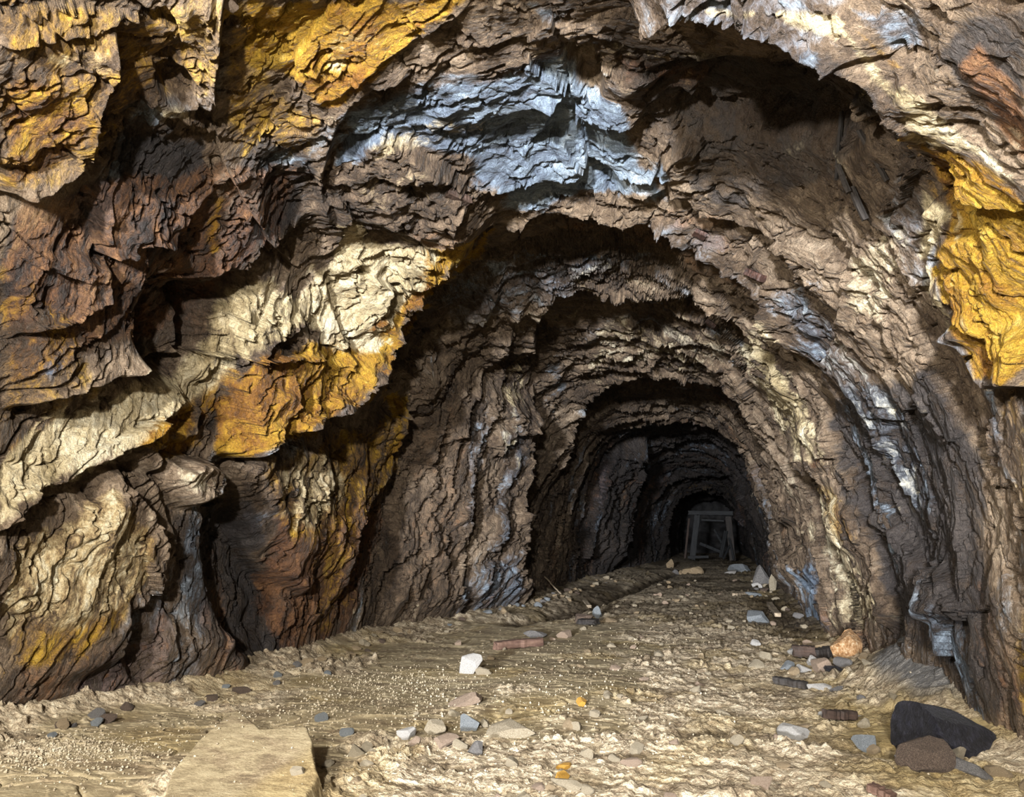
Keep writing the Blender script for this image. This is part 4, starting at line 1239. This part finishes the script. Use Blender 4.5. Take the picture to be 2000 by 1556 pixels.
W_GREY = wood_material('grey_mine_timber', (0.004, 0.0045, 0.005), (0.018, 0.020, 0.022))
W_BROWN = wood_material('rotten_brown_wood', (0.010, 0.006, 0.004), (0.055, 0.030, 0.019))
W_RED = wood_material('red_brown_board', (0.045, 0.020, 0.014), (0.17, 0.10, 0.07))
W_MUD = wood_material('mud_coated_wood', (0.14, 0.10, 0.06), (0.42, 0.34, 0.24))
W_DARK = wood_material('blackened_wood', (0.006, 0.005, 0.005), (0.030, 0.023, 0.018))
W_RUST = simple_rock('rusty_iron', (0.010, 0.005, 0.004), (0.035, 0.015, 0.010), (0.08, 0.04, 0.03), 40, 0.003, 0.6)

TY = 18.6
root = bpy.data.objects.new('timber_frame', None)
COL.objects.link(root)
root.location = at(1388, 1088, TY)
tag(root, 'dark grey timber set of posts and cap beam at the far end of the tunnel', 'timber frame')


def child(o, parent):
    o.parent = parent
    o.matrix_parent_inverse = Matrix.Translation(-parent.location)
    return o


child(beam_mesh('post', at(1362, 1005, TY), at(1352, 1092, TY), .13, .14, W_GREY, seed=2), root)
child(beam_mesh('post', at(1422, 1008, TY), at(1431, 1094, TY), .13, .14, W_DARK, seed=3), root)
child(beam_mesh('cap_beam', at(1345, 1001, TY - .02), at(1431, 1002, TY - .02), .15, .10, W_GREY, seed=4), root)
child(beam_mesh('cross_brace', at(1370, 1015, TY), at(1414, 1017, TY), .05, .04, W_GREY, seed=5), root)
child(beam_mesh('sill', at(1344, 1088, TY - .1), at(1384, 1087, TY - .1), .09, .06, W_GREY, seed=6), root)
child(beam_mesh('side_board', at(1346, 1012, TY + .12), at(1338, 1090, TY + .12), .12, .05, W_BROWN, seed=7), root)
tag(beam_mesh('fallen_plank', at(1368, 1061, TY + .5), at(1407, 1077, TY + .3), .07, .07, W_GREY, seed=8), 'grey plank lying low and aslant inside the far timber frame', 'plank')
tag(beam_mesh('fallen_plank', at(1396, 1034, TY + .5), at(1410, 1060, TY + .4), .06, .05, W_GREY, seed=9), 'short grey plank slanting high inside the far timber frame', 'plank')
tag(beam_mesh('fallen_plank', at(1418, 1037, TY - .12), at(1408, 1088, TY - .32), .08, .05, W_GREY, seed=10), 'grey plank leaning left against the far right post', 'plank')
tag(beam_mesh('fallen_plank', at(1426, 1064, TY - .2), at(1413, 1091, TY - .45), .035, .03, W_GREY, seed=11), 'thin grey stick propped low in front of the far right post', 'plank')
tag(beam_mesh('fallen_plank', at(1424, 1050, TY - .5), at(1433, 1092, TY - .65), .035, .03, W_GREY, seed=12), 'thin grey stick leaning right in front of the far right post', 'plank')


def lying(name, p1, p2, w, h, mat, label, cat, lift=0.01, seed=1, wob=.012):
    x1, y1 = on_floor(*p1, 0.03)
    x2, y2 = on_floor(*p2, 0.03)
    o = beam_mesh(name, (x1, y1, ground(x1, y1) + h * .3 + lift), (x2, y2, ground(x2, y2) + h * .3 + lift), w, h, mat, wob, seed=seed)
    return tag(o, label, cat)


lying('board', (968, 1258), (1056, 1250), .05, .045, W_RED, 'red-brown board crusted with pale mud, left of the purplish block', 'board', seed=21)
lying('board', (1131, 1214), (1166, 1216), .10, .035, W_DARK, 'dark squared board end lying in the drainage cut', 'board', .02, seed=22)
lying('stick', (1549, 1276), (1592, 1278), .055, .055, W_BROWN, 'thick brown stick with a pale end before the round boulder', 'stick', .02, seed=23)
lying('stick', (1592, 1279), (1624, 1274), .050, .050, W_DARK, 'dark stump of wood touching the round boulder', 'stick', .02, seed=24)
lying('stick', (1513, 1320), (1575, 1328), .035, .03, W_DARK, 'thin dark stick left of the long pale stone', 'stick', .01, seed=25)
lying('stick', (1612, 1397), (1668, 1388), .03, .03, W_BROWN, 'dark stick just below the elongated white ribbed stone', 'stick', .01, seed=26)
lying('stick', (1503, 1183), (1519, 1200), .05, .03, W_MUD, 'short pale stick right of the dark blue-grey rock', 'stick', .03, seed=27)
lying('stick', (1435, 1160), (1462, 1156), .06, .03, W_MUD, 'pale flat stick left of the thin bluish stone', 'stick', .01, seed=28)
lying('stick', (1121, 1150), (1150, 1166), .05, .03, W_MUD, 'pale stick near the left wall before the drainage cut', 'stick', .01, seed=29)
lying('stick', (1700, 1530), (1745, 1545), .03, .02, W_RED, 'reddish wood splinter at the bottom right of the floor', 'stick', .01, seed=30)
x1, y1 = on_floor(1097, 1166)
tag(beam_mesh('dry_stalk', (x1, y1, ground(x1, y1)), at(1064, 1126, y1 - .15), .012, .012, W_MUD, seed=31), 'thin dry stalk leaning on the left wall by the dark alcove', 'stalk')


# ---- things fixed in the rock of roof and walls
from mathutils.bvhtree import BVHTree
_shell = [o_ for o_ in COL.objects if o_.name in ('wall_right', 'ceiling', 'wall_left')]


def rock_at(px, py):
    """the point of the finished rock in the sight line"""
    d = Vector(pixel_ray(px, py)).normalized()
    best = None
    for o_ in _shell:
        ok, loc, nor, _ = o_.ray_cast(Vector((0, 0, EYE)), d)
        if ok and (best is None or loc.length < best[0].length):
            best = (loc.copy(), nor.copy())
    if best is None:
        return at(px, py, 3.0), Vector((0, -1, 0))
    n = best[1]
    if n.dot(d) > 0:
        n = -n
    return best[0], n


def fixed(name, p1, p2, w, h, mat, label, cat, out=.02, seed=1):
    a, na = rock_at(*p1)
    b, nb = rock_at(*p2)
    return tag(beam_mesh(name, a + na * out * .4, b + nb * out, w, h, mat, .006, seed=seed), label, cat)


fixed('wooden_wedge', (872, 376), (912, 400), .045, .03, W_BROWN, 'dark brown wooden wedge stuck in the crack beside the brown bulge of the roof', 'wedge', .03, 41)
fixed('splinter', (1640, 320), (1672, 372), .014, .016, W_DARK, 'upper dark splinter of the bent pair on the right side of the roof', 'splinter', .03, 42)
fixed('splinter', (1668, 366), (1702, 424), .016, .018, W_DARK, 'lower dark splinter of the bent pair on the right side of the roof', 'splinter', .03, 43)
fixed('splinter', (1652, 222), (1654, 330), .010, .010, W_DARK, 'long thin upright splinter above the bent pair of splinters', 'splinter', .04, 44)
fixed('splinter', (1688, 255), (1716, 348), .010, .012, W_DARK, 'thin slanting splinter right of the upright splinter', 'splinter', .04, 45)
fixed('rusty_plate', (1356, 452), (1374, 466), .05, .02, W_RUST, 'rusty brown peg in the roof, highest of the three pegs', 'peg', .03, 46)
fixed('rusty_plate', (1464, 530), (1486, 536), .05, .03, W_RUST, 'rusty brown peg in the roof, rightmost of the three pegs', 'peg', .03, 47)
fixed('rusty_plate', (1382, 628), (1398, 636), .06, .03, W_RUST, 'dark peg under the third roof arch, lowest of the three pegs', 'peg', .03, 48)
c, n_ = rock_at(445, 8)
o = put_stone('wedged_stone', c.x, c.y, (.05, .035, .025), 'pink', 4, z=c.z)
o.location = c + n_ * .01
tag(o, 'small pink stone wedged in the dark crack at the top left', 'stone')

# a drop of water hanging from the lip of the near roof arch
g = NT('water')
g.b.inputs['Transmission Weight'].default_value = 1.0
g.b.inputs['Roughness'].default_value = 0.02
g.b.inputs['IOR'].default_value = 1.33
bm = bmesh.new()
bmesh.ops.create_icosphere(bm, subdivisions=3, radius=.007)
for v in bm.verts:
    if v.co.z > 0:
        v.co.z *= 1.9
        v.co.x *= 1 - v.co.z / .016
        v.co.y *= 1 - v.co.z / .016
me = bpy.data.meshes.new('water_drop')
bm.to_mesh(me)
bm.free()
me.materials.append(g.m)
for p_ in me.polygons:
    p_.use_smooth = True
o = bpy.data.objects.new('water_drop', me)
COL.objects.link(o)
c, n_ = rock_at(1442, 44)
o.location = c + Vector((0, 0, -.006)) + n_ * .004
tag(o, 'glinting water drop hanging from the lip of the near roof arch', 'water drop')
